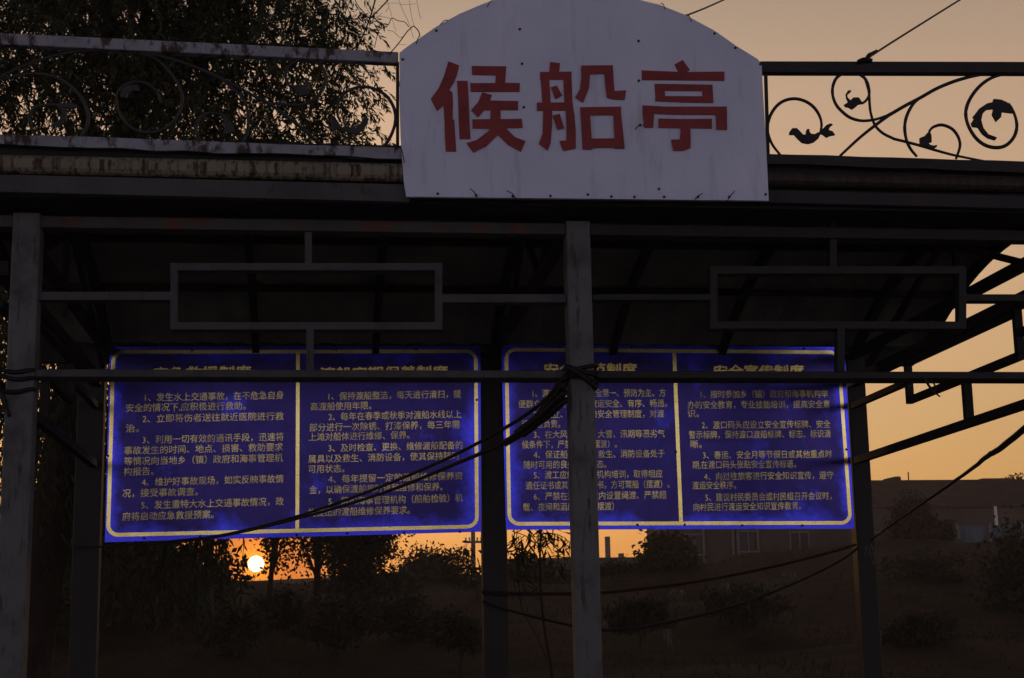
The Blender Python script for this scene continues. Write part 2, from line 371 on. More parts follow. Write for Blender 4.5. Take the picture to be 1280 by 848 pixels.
# vault: circular arch springing at z=2.92, apex 3.37 at y=8.43
def vault(y): return 3.37 - 0.17*(y-8.43)**2
mb = MB(); ns, nc = 28, 2
yy = [6.96 + (10.03-6.96)*i/ns for i in range(ns+1)]
n_x = 60; xx = [-1.82 + (4.1+1.82)*i/n_x for i in range(n_x+1)]
def sheet_z(i, y): return vault(y) + 0.05 + (0.012 if i % 2 else 0)
top = [(x, y, sheet_z(i, y)+0.012) for y in yy for i, x in enumerate(xx)]; bot = [(x, y, sheet_z(i, y)) for y in yy for i, x in enumerate(xx)]
nn = len(top); mb.v = top+bot; w_ = n_x+1
for j in range(ns):
    for i in range(n_x):
        a = j*w_+i; q = (a, a+1, a+w_+1, a+w_); mb.f.append(q); mb.f.append(tuple(k+nn for k in q[::-1]))
for j in range(ns):
    for i in (0, n_x):
        a = j*w_+i; mb.f.append((a, a+w_, a+w_+nn, a+nn))
for i in range(n_x):
    for j in (0, ns):
        a = j*w_+i; mb.f.append((a, a+1, a+1+nn, a+nn))
part(mb, 'roof_sheet', 'roof')
# edge trims of the vault, ribs, purlins, trusses
def arch_pts(x, dz=0.0, y0=6.90, y1=10.02, n=18): return [(x, y0+(y1-y0)*i/n, vault(y0+(y1-y0)*i/n)+dz) for i in range(n+1)]
for x in (-1.81, 4.09):
    mb = MB(); p = arch_pts(x, 0.03, 6.96, 9.99, 24)
    for a, c in zip(p, p[1:]): mb.bar(a, c, 0.03, 0.10)
    part(mb, 'barge_trim', 'soot')
for x in (-0.40, 0.37, 1.94, 2.68):
    mb = MB(); p = arch_pts(x)
    for a, c in zip(p, p[1:]): mb.bar(a, c, 0.045, 0.05)
    part(mb, 'rafter', 'soot')
for y in (7.5, 8.15, 8.85, 9.45):
    mb = MB(); mb.box((-1.8,y-0.02,vault(y)+0.012),(4.08,y+0.02,vault(y)+0.047)); part(mb, 'purlin', 'soot')
for x in (-1.33, 1.14, XE):
    tr = None
    mb = MB(); p = arch_pts(x)
    for a, c in zip(p, p[1:]): mb.bar(a, c, 0.05, 0.06)
    tr = part(mb, 'truss', 'soot')
    mb = MB(); mb.bar((x,6.96,2.93),(x,10.05,2.93), 0.05, 0.055); mb.build('chord', M['soot'], tr)
    ends = abs(x-1.14) > 0.1
    for (y0, z0_, y1, z1_) in (((8.55,vault(8.55)-.02,7.05,2.80),(8.31,vault(8.31)-.02,9.81,2.80),(8.27,vault(8.27)-.02,8.27,2.80)) if ends else
                               ((7.25,vault(7.25)-.02,7.85,2.945),(8.45,vault(8.45)-.02,7.85,2.945),(8.45,vault(8.45)-.02,9.05,2.945),(9.65,vault(9.65)-.02,9.05,2.945))):
        mb = MB(); mb.bar((x,y0,z0_),(x,y1,z1_), 0.03, 0.034); mb.build('web', M['soot'], tr)
# fascia profile in front of the eave: plate, rusted gutter tube, lower channel, soffit
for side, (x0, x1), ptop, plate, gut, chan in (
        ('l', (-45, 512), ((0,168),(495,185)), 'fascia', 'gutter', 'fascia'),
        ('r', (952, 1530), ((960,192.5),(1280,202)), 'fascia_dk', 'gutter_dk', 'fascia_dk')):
    dy = (ptop[1][1]-ptop[0][1])/(ptop[1][0]-ptop[0][0])
    y_at = lambda px, o, k: ptop[0][1] + dy*(px-ptop[0][0]) + o - k*(px-ptop[0][0])
    def strip(name, o0, o1, Y, depth, mat, k=0.0, rag=0, bev=0.002):
        mb = MB(); n = 14 if rag else 1; up = []; lo = []
        for i in range(n+1):
            px = x0+(x1-x0)*i/n
            up.append(P(px, y_at(px, o0, k)+(random.uniform(-rag,rag)*.4 if rag else 0), Y))
            lo.append(P(px, y_at(px, o1, k)+(random.uniform(-rag,rag) if rag else 0), Y))
        mb.prism(up+lo[::-1], (0,depth,0)); return part(mb, name, mat, bevel=bev)
    kk = 0.012 if side == 'l' else 0.008
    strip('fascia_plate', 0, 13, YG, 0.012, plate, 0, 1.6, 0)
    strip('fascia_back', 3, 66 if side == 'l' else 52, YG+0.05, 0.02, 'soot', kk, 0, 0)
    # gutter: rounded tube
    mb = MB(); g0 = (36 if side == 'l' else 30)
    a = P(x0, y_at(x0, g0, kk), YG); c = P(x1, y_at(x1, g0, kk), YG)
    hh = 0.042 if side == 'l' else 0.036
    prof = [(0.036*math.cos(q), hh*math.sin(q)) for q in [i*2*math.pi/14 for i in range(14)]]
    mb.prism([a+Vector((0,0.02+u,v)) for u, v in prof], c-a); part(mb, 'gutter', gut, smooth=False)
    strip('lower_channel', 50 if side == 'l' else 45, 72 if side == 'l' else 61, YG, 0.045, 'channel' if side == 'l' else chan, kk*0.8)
mb = MB(); mb.box((-1.75,YG+0.046,2.985),(4.1,YF+0.10,3.0)); part(mb, 'soffit', 'soot')
mb = MB(); mb.box((-1.75,YF+0.0,3.003),(4.1,YF+0.03,3.20)); part(mb, 'fascia_frame', 'soot')
# front lattice
def rect_px(mb, x0, y0, x1, y1, Y=YF+0.03, d=0.075):
    mb.prism([P(x0,y0,Y),P(x1,y0,Y),P(x1,y1,Y),P(x0,y1,Y)], (0,d,0))
def lattice(rods, frame, mat):
    mb = MB(); x0, y0, x1, y1, tk = frame
    rect_px(mb, x0, y0, x1, y0+tk); rect_px(mb, x0, y1-tk, x1, y1)
    rect_px(mb, x0, y0+tk, x0+tk, y1-tk, d=0.05); rect_px(mb, x1-tk, y0+tk, x1, y1-tk, d=0.05)
    lt = part(mb, 'lattice', mat)
    for r_ in rods:
        mb = MB(); rect_px(mb, *r_, d=0.05 if r_[3]-r_[1] > r_[2]-r_[0] else 0.075); mb.build('rod', M[mat], lt)
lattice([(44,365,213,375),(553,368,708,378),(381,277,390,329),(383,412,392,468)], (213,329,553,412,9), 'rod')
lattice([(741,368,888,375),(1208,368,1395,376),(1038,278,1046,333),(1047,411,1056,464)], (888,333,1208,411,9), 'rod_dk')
# end lattices (same pattern on both ends)
def zy(px, py): q = PX(px, py, XE-0.04); return q.y, q.z
for xe in (XE-0.02, -1.40):
    mb = MB(); t_ = 0.040
    (ya, za), (yb, zb), (yc2, zc2), (yd, zd) = zy(1131,452), zy(1133,500), zy(1271,446), zy(1266,392)
    zt, zb_ = (za+zd)/2, (zb+zc2)/2
    y1, y0 = (ya+yb)/2, (yc2+yd)/2
    mb.bar((xe,y0-t_/2,zt),(xe,y1+t_/2,zt),t_); mb.bar((xe,y0-t_/2,zb_),(xe,y1+t_/2,zb_),t_)
    mb.bar((xe,y0,zb_),(xe,y0,zt),t_); mb.bar((xe,y1,zb_),(xe,y1,zt),t_)
    lt = part(mb, 'lattice', 'soot')
    for pa, pb, w_ in (((xe,6.96,zt+0.045),(xe,10.05,zt+0.045),0.066), ((xe,6.96,2.215),(xe,10.05,2.215),0.045),
                       ((xe,y1,(zt+zb_)/2),(xe,10.05,(zt+zb_)/2),0.038), ((xe,6.96,(zt+zb_)/2),(xe,y0,(zt+zb_)/2),0.038),
                       ((xe,8.2,zb_),(xe,8.2,2.215),0.045)):
        mb = MB(); mb.bar(pa, pb, w_); mb.build('rod', M['soot'], lt)

# ------------------------------------------------------------------ big sign over the eave
YS = 6.565
outline = [(508,246),(505,228),(503,200),(501,170),(499.5,120),(500,90),(499.5,66),(511,57),(523,49),(544.5,34),(574,17.6),(597,7.8),(615,0.8),(640,-9),(670,-16),(705,-20),
           (740,-17),(775,-8),(802,0.8),(824,6),(857,19),(894,39),(921,58),(947,74),(952,80),(954,120),(957,170),(959,210),(961,251)]
sg = thing('pavilion_sign', 'arched off-white sign board with three big red characters over the roof edge', 'sign', P(735,250,YS))
mb = MB(); mb.prism([P(x,y,YS) for x, y in outline], (0,0.022,0)); mb.build('board', M['sign'], sg)
mb = MB(); mb.prism([P(x,y,YS+0.0222) for x, y in ((520,70),(940,84),(945,100),(518,86))], (0,0.04,0)); mb.build('brace', M['soot'], sg)
mb = MB(); mb.prism([P(x,y,YS+0.0222) for x, y in ((520,215),(950,220),(950,236),(520,231))], (0,0.04,0)); mb.build('brace', M['soot'], sg)
def char(polys, ox, oy, sc):
    mb = MB()
    for k, poly in enumerate(polys):
        mb.prism([P(ox+x/sc, oy+y/sc, YS-0.0035-0.0006*k) for x, y in poly], (0,0.003,0))
    mb.build('character', M['red'], sg)
C = 848/140
char([  # hou
  [(185,65),(268,97),(250,170),(225,230),(192,283),(215,300),(220,370),(218,505),(230,510),(238,640),(245,750),(165,750),(158,640),(155,515),(148,400),(100,443),(52,350),(110,270),(150,180)],
  [(250,213),(330,213),(338,340),(345,520),(353,655),(270,655),(262,500),(258,350)],
  [(362,100),(624,103),(615,228),(727,230),(724,297),(355,297),(350,230),(540,230),(545,172),(364,168)],
  [(440,300),(516,320),(502,362),(713,366),(713,435),(580,435),(580,503),(740,500),(748,570),(622,573),(690,640),(770,670),(735,750),(640,700),(560,622),(470,710),(375,758),(322,685),(400,660),(480,600),(500,577),(368,575),(366,505),(502,503),(504,435),(455,437),(410,490),(357,435),(410,375)],
], 530, 66, C)
char([  # chuan
  [(168,70),(243,80),(236,142),(160,142)],
  [(92,146),(330,143),(336,370),(352,440),(362,600),(362,725),(268,745),(238,668),(290,665),(292,560),(285,437),(185,440),(182,560),(172,680),(150,742),(82,690),(112,610),(118,440),(68,440),(68,378),(108,378),(100,250)],
  ], 660, 66, C)
# inner openings of the character are cut as real holes by building it from strokes
for o in list(sg.children):
    if o.name.startswith('character.'): bpy.data.objects.remove(o)
char([
  [(168,70),(243,80),(236,146),(160,146)],
  [(92,146),(330,143),(330,206),(92,206)],
  [(97,206),(162,206),(172,378),(108,378)],
  [(268,206),(331,206),(337,376),(275,376)],
  [(68,378),(338,376),(345,437),(68,440)],
  [(116,440),(184,440),(182,560),(172,680),(150,742),(82,690),(112,610)],
  [(285,437),(345,437),(352,470),(362,600),(362,725),(268,745),(238,668),(290,665),(292,560)],
  [(175,262),(218,248),(260,325),(208,354)],
  [(188,475),(240,462),(275,572),(222,585)],
  [(403,97),(642,95),(648,200),(655,290),(744,285),(732,357),(640,350),(598,340),(585,240),(580,158),(470,162),(462,270),(418,380),(358,335),(395,275),(405,190)],
  [(395,413),(705,408),(705,470),(400,473)],
  [(400,473),(470,473),(482,648),(410,650)],
  [(648,470),(705,470),(725,648),(655,648)],
  [(410,650),(725,648),(732,725),(655,725),(655,716),(488,718),(488,731),(413,731)],
], 660, 66, C)
char([
  [(385,55),(440,132),(415,146),(350,146),(322,88)],
  [(72,133),(180,138),(400,146),(700,143),(700,214),(400,210),(75,208)],
  [(172,235),(610,242),(612,292),(175,288)],
  [(175,288),(248,290),(252,328),(178,328)],
  [(533,292),(612,292),(615,330),(533,330)],
  [(178,328),(615,330),(616,380),(400,376),(240,370),(176,366)],
  [(80,398),(260,408),(718,408),(720,585),(640,583),(635,470),(300,468),(168,462),(162,568),(95,568),(84,480)],
  [(200,498),(400,502),(606,500),(605,575),(442,570),(445,650),(443,720),(390,742),(315,743),(297,658),(362,656),(368,600),(368,570),(200,568)],
], 790, 66, C)
for x, y in ((435,93),(815,131),(442,204),(448,343),(816,258),(820,400),(834,400),(172,620),(295,625),(412,628),(533,627),(653,623),(728,629),(802,630),(897,630),(1005,630),(1105,630),(1222,622),(1058,107),(1125,153),(168,98),(880,605),(60,190),(1205,205)):
    mb = MB(); mb.disc(P(480+x/2.56, y/2.56, YS-0.005), 0.0058, 0.006); mb.build('screw', M['screw'], sg)
for a, c in (((275,605),(300,634)),((393,612),(424,636)),((1020,620),(996,638)),((1122,612),(1100,642)),((112,118),(104,140)),((345,4),(330,22)),((205,66),(180,78)),((965,48),(985,68)),((885,12),(900,28)),((802,416),(824,400)),((52,470),(66,520))):
    q = [P(480+x/2.56, y/2.56, YS-0.012) for x, y in (a, c)]
    mb = MB(); mb.tube([q[0]+Vector((0,-.004,0)), (q[0]+q[1])/2+Vector((0,-.012,.004)), q[1]+Vector((0,.006,0))], 0.0022, 5); mb.build('tie_wire', M['screw'], sg)

# ------------------------------------------------------------------ scroll railings on the roof edge
def railing(label, rail, uprights, scrolls, leaves, mat, rmat, origin, rail_end):
    rt = thing('scroll_railing', label, 'railing', origin, 'wrought iron railings on the roof edge')
    (xa, ya0, ya1), (xb, yb0, yb1) = rail
    mb = MB(); mb.prism([P(xa,ya0,YG),P(xb,yb0,YG),P(xb,yb1,YG),P(xa,ya1,YG)], (0,0.05,0)); mb.build('top_rail', M[rmat], rt, bevel=0.003)
    for (x0,y0,x1,y1) in uprights:
        mb = MB(); mb.bar(P(x0,y0,YG+0.025), P(x1,y1,YG+0.025), 0.014); mb.build('upright', M['iron_dk'], rt)
    for pts, r in scrolls:
        p = smooth_path([P(x, y, YG+0.022) for x, y in pts], 5)
        n = len(p); mb = MB(); mb.tube(p, [r*(0.75+0.25*min(1, 4*min(i, n-1-i)/n)) for i in range(n)], 6); mb.build('scroll', M[mat], rt, smooth=True)
    for poly in leaves:
        mb = MB(); mb.prism([P(x, y, YG+0.010) for x, y in poly], (0,0.014,0)); mb.build('leaf', M[mat], rt)
def q4(pts): return [(950+x/5.656, 60+y/5.656) for x, y in pts]
def q5(pts): return [(1110+x/5.653, 60+y/5.653) for x, y in pts]
def q6(pts): return [(x/4.712, 30+y/4.712) for x, y in pts]
def q7(pts): return [(230+x/3.854, 40+y/3.854) for x, y in pts]
def q1(pts): return [(x/2.4615, y/2.4615) for x, y in pts]
RW = 0.0075
railing('dark wrought iron scroll railing right of the sign, bare against the sky',
  ((950,76.5,90.5),(1530,77.8,91.8)), [(957,90,960,196),(1524,91,1526,210)],
  [(q4([(145,760),(85,680),(55,590),(65,500),(110,420),(170,375),(245,360),(320,378),(380,420),(420,480),(435,540),(428,595)]), RW),
   (q4([(720,395),(750,372),(772,330),(765,262),(735,210),(690,183),(640,172),(590,180),(540,215),(515,275),(515,340),(540,405),(585,455),(640,495),(710,515),(780,513),(840,500),(905,475)]), RW),
   (q4([(715,165),(745,230),(770,320),(775,400),(785,470),(815,550),(870,605),(940,640)]) + q5([(40,643),(140,668),(240,695),(340,725),(450,755),(560,778),(700,805)]), RW*0.9),
   (q4([(565,765),(700,640),(815,548),(920,470)]) + q5([(0,480),(120,410),(230,352),(340,290),(460,240),(580,205),(700,183),(820,172)]), RW*1.1),
   (q5([(240,345),(180,395),(135,475),(118,560),(130,650),(160,715),(205,770)]), RW*1.05),
   (q5([(480,785),(508,700),(500,640),(470,590),(430,560),(375,545),(320,560),(290,590)]), RW),
   (q5([(990,172),(880,180),(780,195),(700,230),(630,290),(575,370),(550,450),(560,530),(600,610),(650,665),(710,697),(780,705),(840,685),(890,630),(910,560),(900,490),(875,430),(850,392)]), RW*1.15),
   ([(1300,140),(1330,110),(1370,100),(1410,120),(1420,160),(1390,185),(1350,180),(1330,160)], RW),
   ([(1280,87),(1350,96),(1420,130),(1475,168),(1512,206)], RW),
   ([(1425,204),(1408,165),(1425,128),(1465,112),(1500,125),(1505,155),(1485,170)], RW)],
  [q4([(430,590),(445,570),(470,545),(500,533),(517,543),(495,560),(487,580),(515,590),(532,615),(500,620),(475,632),(450,612),(430,605),(415,640),(385,665),(345,677),(300,668),(270,640),(245,612),(210,612),(212,590),(230,567),(262,567),(285,590),(305,612),(330,612),(328,590),(335,573),(352,575),(350,590),(360,605),(385,610),(410,597)]),
   q4([(720,380),(700,350),(660,350),(640,370),(620,350),(618,330),(640,315),(648,300),(625,300),(610,325),(615,355),(628,380),(597,400),(610,415),(630,418),(655,433),(675,420),(700,398),(740,390)]),
   q5([(310,570),(275,605),(262,622),(228,635),(230,690),(245,700),(270,685),(285,700),(320,712),(345,700),(348,685),(325,690),(300,685),(285,670),(310,665),(308,615),(300,600)]),
   q5([(845,385),(800,365),(750,360),(745,382),(700,392),(650,425),(620,465),(603,485),(612,500),(592,530),(600,555),(640,560),(670,605),(710,635),(760,650),(772,635),(760,628),(710,610),(675,565),(660,510),(670,465),(700,435),(748,430),(740,470),(768,520),(800,490),(805,450),(845,455),(885,460),(875,430)])],
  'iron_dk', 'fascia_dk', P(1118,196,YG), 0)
railing('weathered grey scroll railing left of the sign, in front of the tree',
  ((-45,39,53),(498,65,78.5)), [(497,78,497,186),(-43,50,-43,170)],
  [(q6([(-60,380),(0,320),(100,265),(250,210),(400,170),(550,155),(700,157),(850,170),(1000,205),(1178,255)])[:-1] + q7([(0,150),(100,190),(200,235),(320,300),(430,360),(550,450),(660,540),(760,595),(850,610),(920,590),(980,530),(1015,450),(1015,380),(985,320),(940,285),(880,265),(820,272),(770,300),(740,350),(740,400),(755,435)]), RW),
   (q6([(-40,345),(60,315),(150,298),(260,298),(370,335),(450,400),(500,470),(520,560),(490,650),(430,705),(370,725),(290,715),(220,665),(180,600),(175,540),(205,495),(260,480),(330,480),(375,510),(385,560)]), RW),
   (q1([(430,165),(480,182),(530,230),(560,290),(550,350),(510,395),(450,408),(400,390),(365,340),(360,290),(395,258),(445,255),(485,285),(495,320)]), RW*0.9),
   (q7([(170,222),(250,285),(295,340),(310,420),(300,500),(260,560),(200,582),(140,580),(85,540),(60,480),(70,430),(105,398),(150,392),(195,410),(210,440)]), RW),
   (q7([(400,342),(480,350),(560,352),(630,325),(675,260),(680,200),(650,155),(600,133),(550,138),(505,165),(490,210),(500,250),(530,280)]), RW),
   (q7([(690,545),(760,520),(885,480)]), RW*0.5)],
  [q7([(685,425),(715,412),(740,430),(760,460),(800,460),(820,440),(825,465),(850,440),(865,412),(890,415),(885,440),(860,475),(825,492),(790,485),(755,465),(735,470),(705,475),(695,460),(712,445)]),
   q6([(300,600),(350,600),(390,570),(395,520),(380,490),(430,500),(460,480),(410,460),(370,465),(340,480),(365,520),(355,560)]),
   q7([(190,410),(215,430),(240,450),(245,475),(215,490),(185,490),(200,460),(190,440)]),
   q7([(520,255),(560,260),(590,245),(575,225),(595,222),(605,250),(590,278),(608,300),(560,305),(540,285)]),
   q1([(370,300),(372,275),(395,262),(425,262),(432,280),(410,278),(395,285),(388,300)])],
  'iron', 'fascia', P(240,176,YG), 0)

# ------------------------------------------------------------------ notice boards with their lettering
def text_meshes(lines):            # [(string, bold)] -> list of meshes from the built-in font
    objs = []
    for s_, off in lines:
        cu = bpy.data.curves.new('t', 'FONT'); cu.body = s_; cu.resolution_u = 2; cu.offset = off; cu.size = 1
        o = bpy.data.objects.new('t', cu); COL.objects.link(o); objs.append(o)
    dg = bpy.context.evaluated_depsgraph_get(); dg.update(); out = []
    for o in objs:
        me = bpy.data.meshes.new_from_object(o.evaluated_get(dg))
        v = np.zeros(len(me.vertices)*3, np.float32); me.vertices.foreach_get('co', v)
        out.append((v.reshape(-1,3).astype(float), [tuple(p.vertices) for p in me.polygons])); bpy.data.meshes.remove(me)
    for o in objs:
        cu = o.data; bpy.data.objects.remove(o); bpy.data.curves.remove(cu)
    return out
TILT = math.tan(R(2.5))              # the boards lean forward a little at the top
def BP(px, py, dy=0.0):
    d = ray(px, py); t_ = (YR+dy+TILT*0.65)/(d[1]+TILT*d[2]); p = d*t_; p[2] += EYE; return Vector(p)
def board_y(z, dy=0.0): return YR+dy-TILT*(z-1.75)
ref = text_meshes([('国', 0.0)])[0][0]; RY0, RY1 = ref[:,1].min(), ref[:,1].max()
def lettering(name, lines, frame, px_h, mat, parent, bold, dy):
    ox, oy, sc, slope = frame; mb = MB()
    geo = text_meshes([(l[0], 0.0) for l in lines])
    for (s_, x0, x1, yc), (v, fs) in zip(lines, geo):
        a = BP(ox+x0/sc, oy+yc/sc, dy); c = BP(ox+x1/sc, oy+yc/sc, dy); mid = (a+c)/2
        w = c.x-a.x; h = px_h/FPX*YR; mn, mx = v[:,0].min(), v[:,0].max()
        yv = (v[:,1]-(RY0+RY1)/2)/(RY1-RY0)*h; xv = ((v[:,0]-mn)/(mx-mn)-0.5)*w
        for k, (bx, bz) in enumerate(((0,0),(-1,0),(1,0),(0,1),(0,-1))):   # thick strokes
            zz = mid.z+yv+slope*xv+bz*bold*h
            mb.add([(mid.x+x_+bx*bold*h, board_y(z_, dy)-0.0002*k, z_) for x_, z_ in zip(xv, zz)], fs)
    return mb.build(name, M[mat], parent)
def notice_board(label, corners, frame, div, mat, slope, text, bolts):
    tl, tr, br, bl = [BP(x, y) for x, y in corners]
    nb = thing('notice_board', label, 'notice board', (bl+br)/2, 'blue regulation boards under the roof')
    # sheet: a grid so the vivid edge can be measured
    n1, n2 = 118, 60; grid = []; edge = []
    for j in range(n2+1):
        for i in range(n1+1):
            u, v = i/n1, j/n2; p = tl.lerp(tr, u).lerp(bl.lerp(br, u), v); grid.append(p)
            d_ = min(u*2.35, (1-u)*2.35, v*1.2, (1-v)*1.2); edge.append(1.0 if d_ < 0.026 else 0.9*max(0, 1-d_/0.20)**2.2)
    mb = MB(); nn = len(grid); w_ = n1+1
    mb.v = [tuple(p) for p in grid] + [tuple(p+Vector((0,0.004,0))) for p in grid]
    for j in range(n2):
        for i in range(n1):
            a = j*w_+i; q = (a, a+1, a+w_+1, a+w_); mb.f += [q, tuple(k+nn for k in q[::-1])]
    for i in range(n1):
        for j in (0, n2): a = j*w_+i; mb.f.append((a, a+1, a+1+nn, a+nn))
    for j in range(n2):
        for i in (0, n1): a = j*w_+i; mb.f.append((a, a+w_, a+w_+nn, a+nn))
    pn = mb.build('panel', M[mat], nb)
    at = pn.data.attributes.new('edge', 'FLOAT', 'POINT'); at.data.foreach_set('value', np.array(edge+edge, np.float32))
    # gold band with rounded corners
    f = [BP(x, y, -0.0025) for x, y in frame]
    def ring(ins, rad):
        ftl, ftr, fbr, fbl = f
        def at_(u, v): return ftl.lerp(ftr, u).lerp(fbl.lerp(fbr, u), v)
        Wd, Hd = (ftr-ftl).length, (fbl-ftl).length; out = []
        for cx, cy, a0 in ((1,0,-90),(1,1,0),(0,1,90),(0,0,180)):
            ccx = (ins+rad) if cx == 0 else Wd-ins-rad; ccy = (ins+rad) if cy == 0 else Hd-ins-rad
            for k in range(9):
                a = R(a0+k*90/8); out.append(at_((ccx+rad*math.cos(a))/Wd, (ccy+rad*math.sin(a))/Hd))
        return out
    tk = 4.6/FPX*YR; o_, i_ = ring(0, 0.075), ring(tk, 0.075-tk); n = len(o_)
    mb = MB(); mb.add(o_+i_, [(k, (k+1)%n, (k+1)%n+n, k+n) for k in range(n)]); mb.build('border', M['gold'], nb)
    (dx0, dy0), (dx1, dy1) = div; h = 2.3
    mb = MB(); mb.add([BP(dx0-h,dy0,-.0021),BP(dx0+h,dy0,-.0021),BP(dx1+h,dy1,-.0021),BP(dx1-h,dy1,-.0021)], [(0,1,2,3)]); mb.build('divider', M['gold'], nb)
    for head, para, fr in text:
        lettering('heading', [head], (*fr, slope), 14.5, 'head', nb, 0.035, -0.0030)
        for l_ in para: lettering('text_line', [l_], (*fr, slope), 9.6, 'text', nb, 0.009, -0.0030)
    for x, y in bolts:
        mb = MB(); mb.disc(BP(x, y, -0.006), 0.008, 0.006); mb.build('bolt', M['screw'], nb)
    # hanging brackets to the rear beam, behind the sheet
    for u in (0.12, 0.88):
        p = tl.lerp(tr, u); mb = MB(); mb.bar((p.x, YR+0.022, p.z-0.25), (p.x, YR+0.022, 3.08), 0.03, 0.03); mb.build('bracket', M['soot'], nb)
A = (120, 420, 848/260); B = (360, 420, 848/260); CC = (620, 420, 814/240); D = (830, 420, 848/250)
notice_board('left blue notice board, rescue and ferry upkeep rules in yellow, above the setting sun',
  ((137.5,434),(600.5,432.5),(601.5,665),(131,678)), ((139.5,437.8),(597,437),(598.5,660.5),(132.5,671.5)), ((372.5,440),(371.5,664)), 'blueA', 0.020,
  [(('应急救援制度',230,632,151), [
     ('1、发生水上交通事故，在不危急自身',200,765,247),('安全的情况下,应积极进行救助。',122,610,290),('2、立即将伤者送往就近医院进行救',190,765,333),('治。',122,175,378),
     ('3、利用一切有效的通讯手段，迅速将',190,765,418),('事故发生的时间、地点、损害、救助要求',115,762,461),('等情况向当地乡（镇）政府和海事管理机',115,762,505),('构报告。',113,235,553),
     ('4、维护好事故现场，如实反映事故情',187,765,590),('况，接受事故调查。',108,415,639),('5、发生重特大水上交通事故情况，政',185,765,683),('府将启动应急救援预案。',108,480,733)], A),
   (('渡船定期保养制度',130,650,151), [
     ('1、保持渡船整洁，每天进行清扫，提',165,706,242),('高渡船使用年限。',92,340,287),('2、每年在春季或秋季对渡船水线以上',165,706,325),('部分进行一次除锈、打漆保养，每三年需',88,700,368),
     ('上滩对船体进行维修、保养。',85,495,409),('3、及时检查、更换、维修渡船配备的',165,712,452),('属具以及救生、消防设备，使其保持随时',83,700,496),('可用状态。',83,230,543),
     ('4、每年提留一定的渡船维修保养资',165,712,578),('金，以确保渡船按时进和维修和保养。',87,630,622),('5、落实海事管理机构（船舶检验）机',165,713,668),('构提出的渡船维修保养要求。',83,497,716)], B)],
  [(240,438),(290,437),(420,437),(520,436.5),(180,673),(250,671),(371,669),(434,667),(505,666),(575,665),(135,570),(596,500),(594,570)])
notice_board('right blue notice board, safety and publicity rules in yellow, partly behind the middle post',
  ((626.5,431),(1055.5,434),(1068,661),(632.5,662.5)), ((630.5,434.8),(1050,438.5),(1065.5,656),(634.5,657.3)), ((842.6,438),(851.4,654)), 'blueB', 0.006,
  [(('安全防范制度',205,597,143), [
     ('1、渡口渡船坚持“安全第一、预防为主、方',155,718,243),('便群众”的方针，保证渡运安全、有序、畅通。',95,725,288),('2、建立、健全渡口安全管理制度，对渡',160,712,332),('运安全负责。',110,272,374),
     ('3、在大风、大雾、大雪、汛期等恶劣气',160,715,417),('候条件下，严禁开航（摆渡）。',110,512,460),('4、保证船舶适航、救生、消防设备处于',160,715,502),('随时可用的良好工作状态。',118,468,546),
     ('5、渡工应经过海事机构培训，取得相应',160,705,588),('适任证书或其他有效证书，方可驾船（摆渡）。',127,735,632),('6、严禁在渡口水域内设置绳渡、严禁超',160,722,678),('载、夜间和酒后驾船（摆渡）',115,500,725)], CC),
   (('安全宣传制度',212,592,150), [
     ('1、按时参加乡（镇）政府和海事机构举',155,695,247),('办的安全教育，专业技能培训，提高安全意',100,703,292),('识。',100,148,330),('2、渡口码头应设立安全宣传标牌、安全',160,705,377),
     ('警示标牌，保持渡口渡船标牌、标志、标识清',105,707,418),('晰。',112,160,460),('3、春运、安全月等节假日或其他重点时',165,712,504),('期,在渡口码头张贴安全宣传标语。',120,560,546),
     ('4、向过往旅客进行安全知识宣传，遵守',170,718,594),('渡运安全秩序。',120,305,634),('5、建议村民委员会或村民组召开会议时，',175,710,682),('向村民进行渡运安全知识宣传教育。',125,580,724)], D)],
  [(700,434),(790,434.5),(930,435.5),(1005,436),(797,656),(856,656),(928,657),(1003,657),(845,565),(1055,510),(1058,562)])

# ------------------------------------------------------------------ cables, ropes, tatters
def line(name, label, cat, pts, r, mat, group=None, n=7, wob=0.0):
    p = smooth_path(pts, 6)
    if wob: p = [q + Vector((random.uniform(-wob,wob), random.uniform(-wob,wob), random.uniform(-wob,wob))) for q in p]
    m_ = len(p)
    rr = r if not hasattr(r, '__len__') else [float(np.interp(i/(m_-1), np.linspace(0,1,len(r)), r)) for i in range(m_)]
    mb = MB(); mb.tube(p, rr, n); return tag(mb.build(name, M[mat], smooth=True), label, cat, group)
def mid_px(pts): return [P(*q) for q in pts]
line('sagging_cable', 'upper black cable sagging from the middle post past the left board to the rear post', 'cable',
  mid_px([(78,668,9.95),(84,679,9.9),(100,684,9.86),(150,682,9.8),(230,675,9.6),(290,666.5,9.4),(380,643,9.0),(470,611,8.5),(560,573,7.9),(630,536,7.35),(672,508,7.0),(704,478,6.80)]), [0.006,0.006,0.007,0.008,0.009,0.010], 'cable', 'cables in front of the left board')
line('sagging_cable', 'lower black cable running alongside it from the middle post to the left board corner', 'cable',
  mid_px([(131,683,9.8),(230,677.5,9.58),(300,666,9.35),(385,645,8.9),(480,616,8.4),(570,580,7.8),(630,553,7.3),(675,520,6.95),(703,493,6.79)]), [0.005,0.006,0.008,0.009,0.012,0.014], 'cable', 'cables in front of the left board')
mb = MB()
for k, (a, c, w_) in enumerate((((632,556,7.3),(706,490,6.77),0.016),((645,540,7.2),(707,480,6.77),0.014),((655,545,7.15),(708,500,6.77),0.013),((668,523,7.02),(707,470,6.78),0.012))):
    A_, B_ = P(*a), P(*c); mid = (A_+B_)/2 + Vector((0,0,-0.03+0.012*k)); mb.tube(smooth_path([A_, mid, B_], 6), [w_*0.7]*6+[w_]*7, 7)
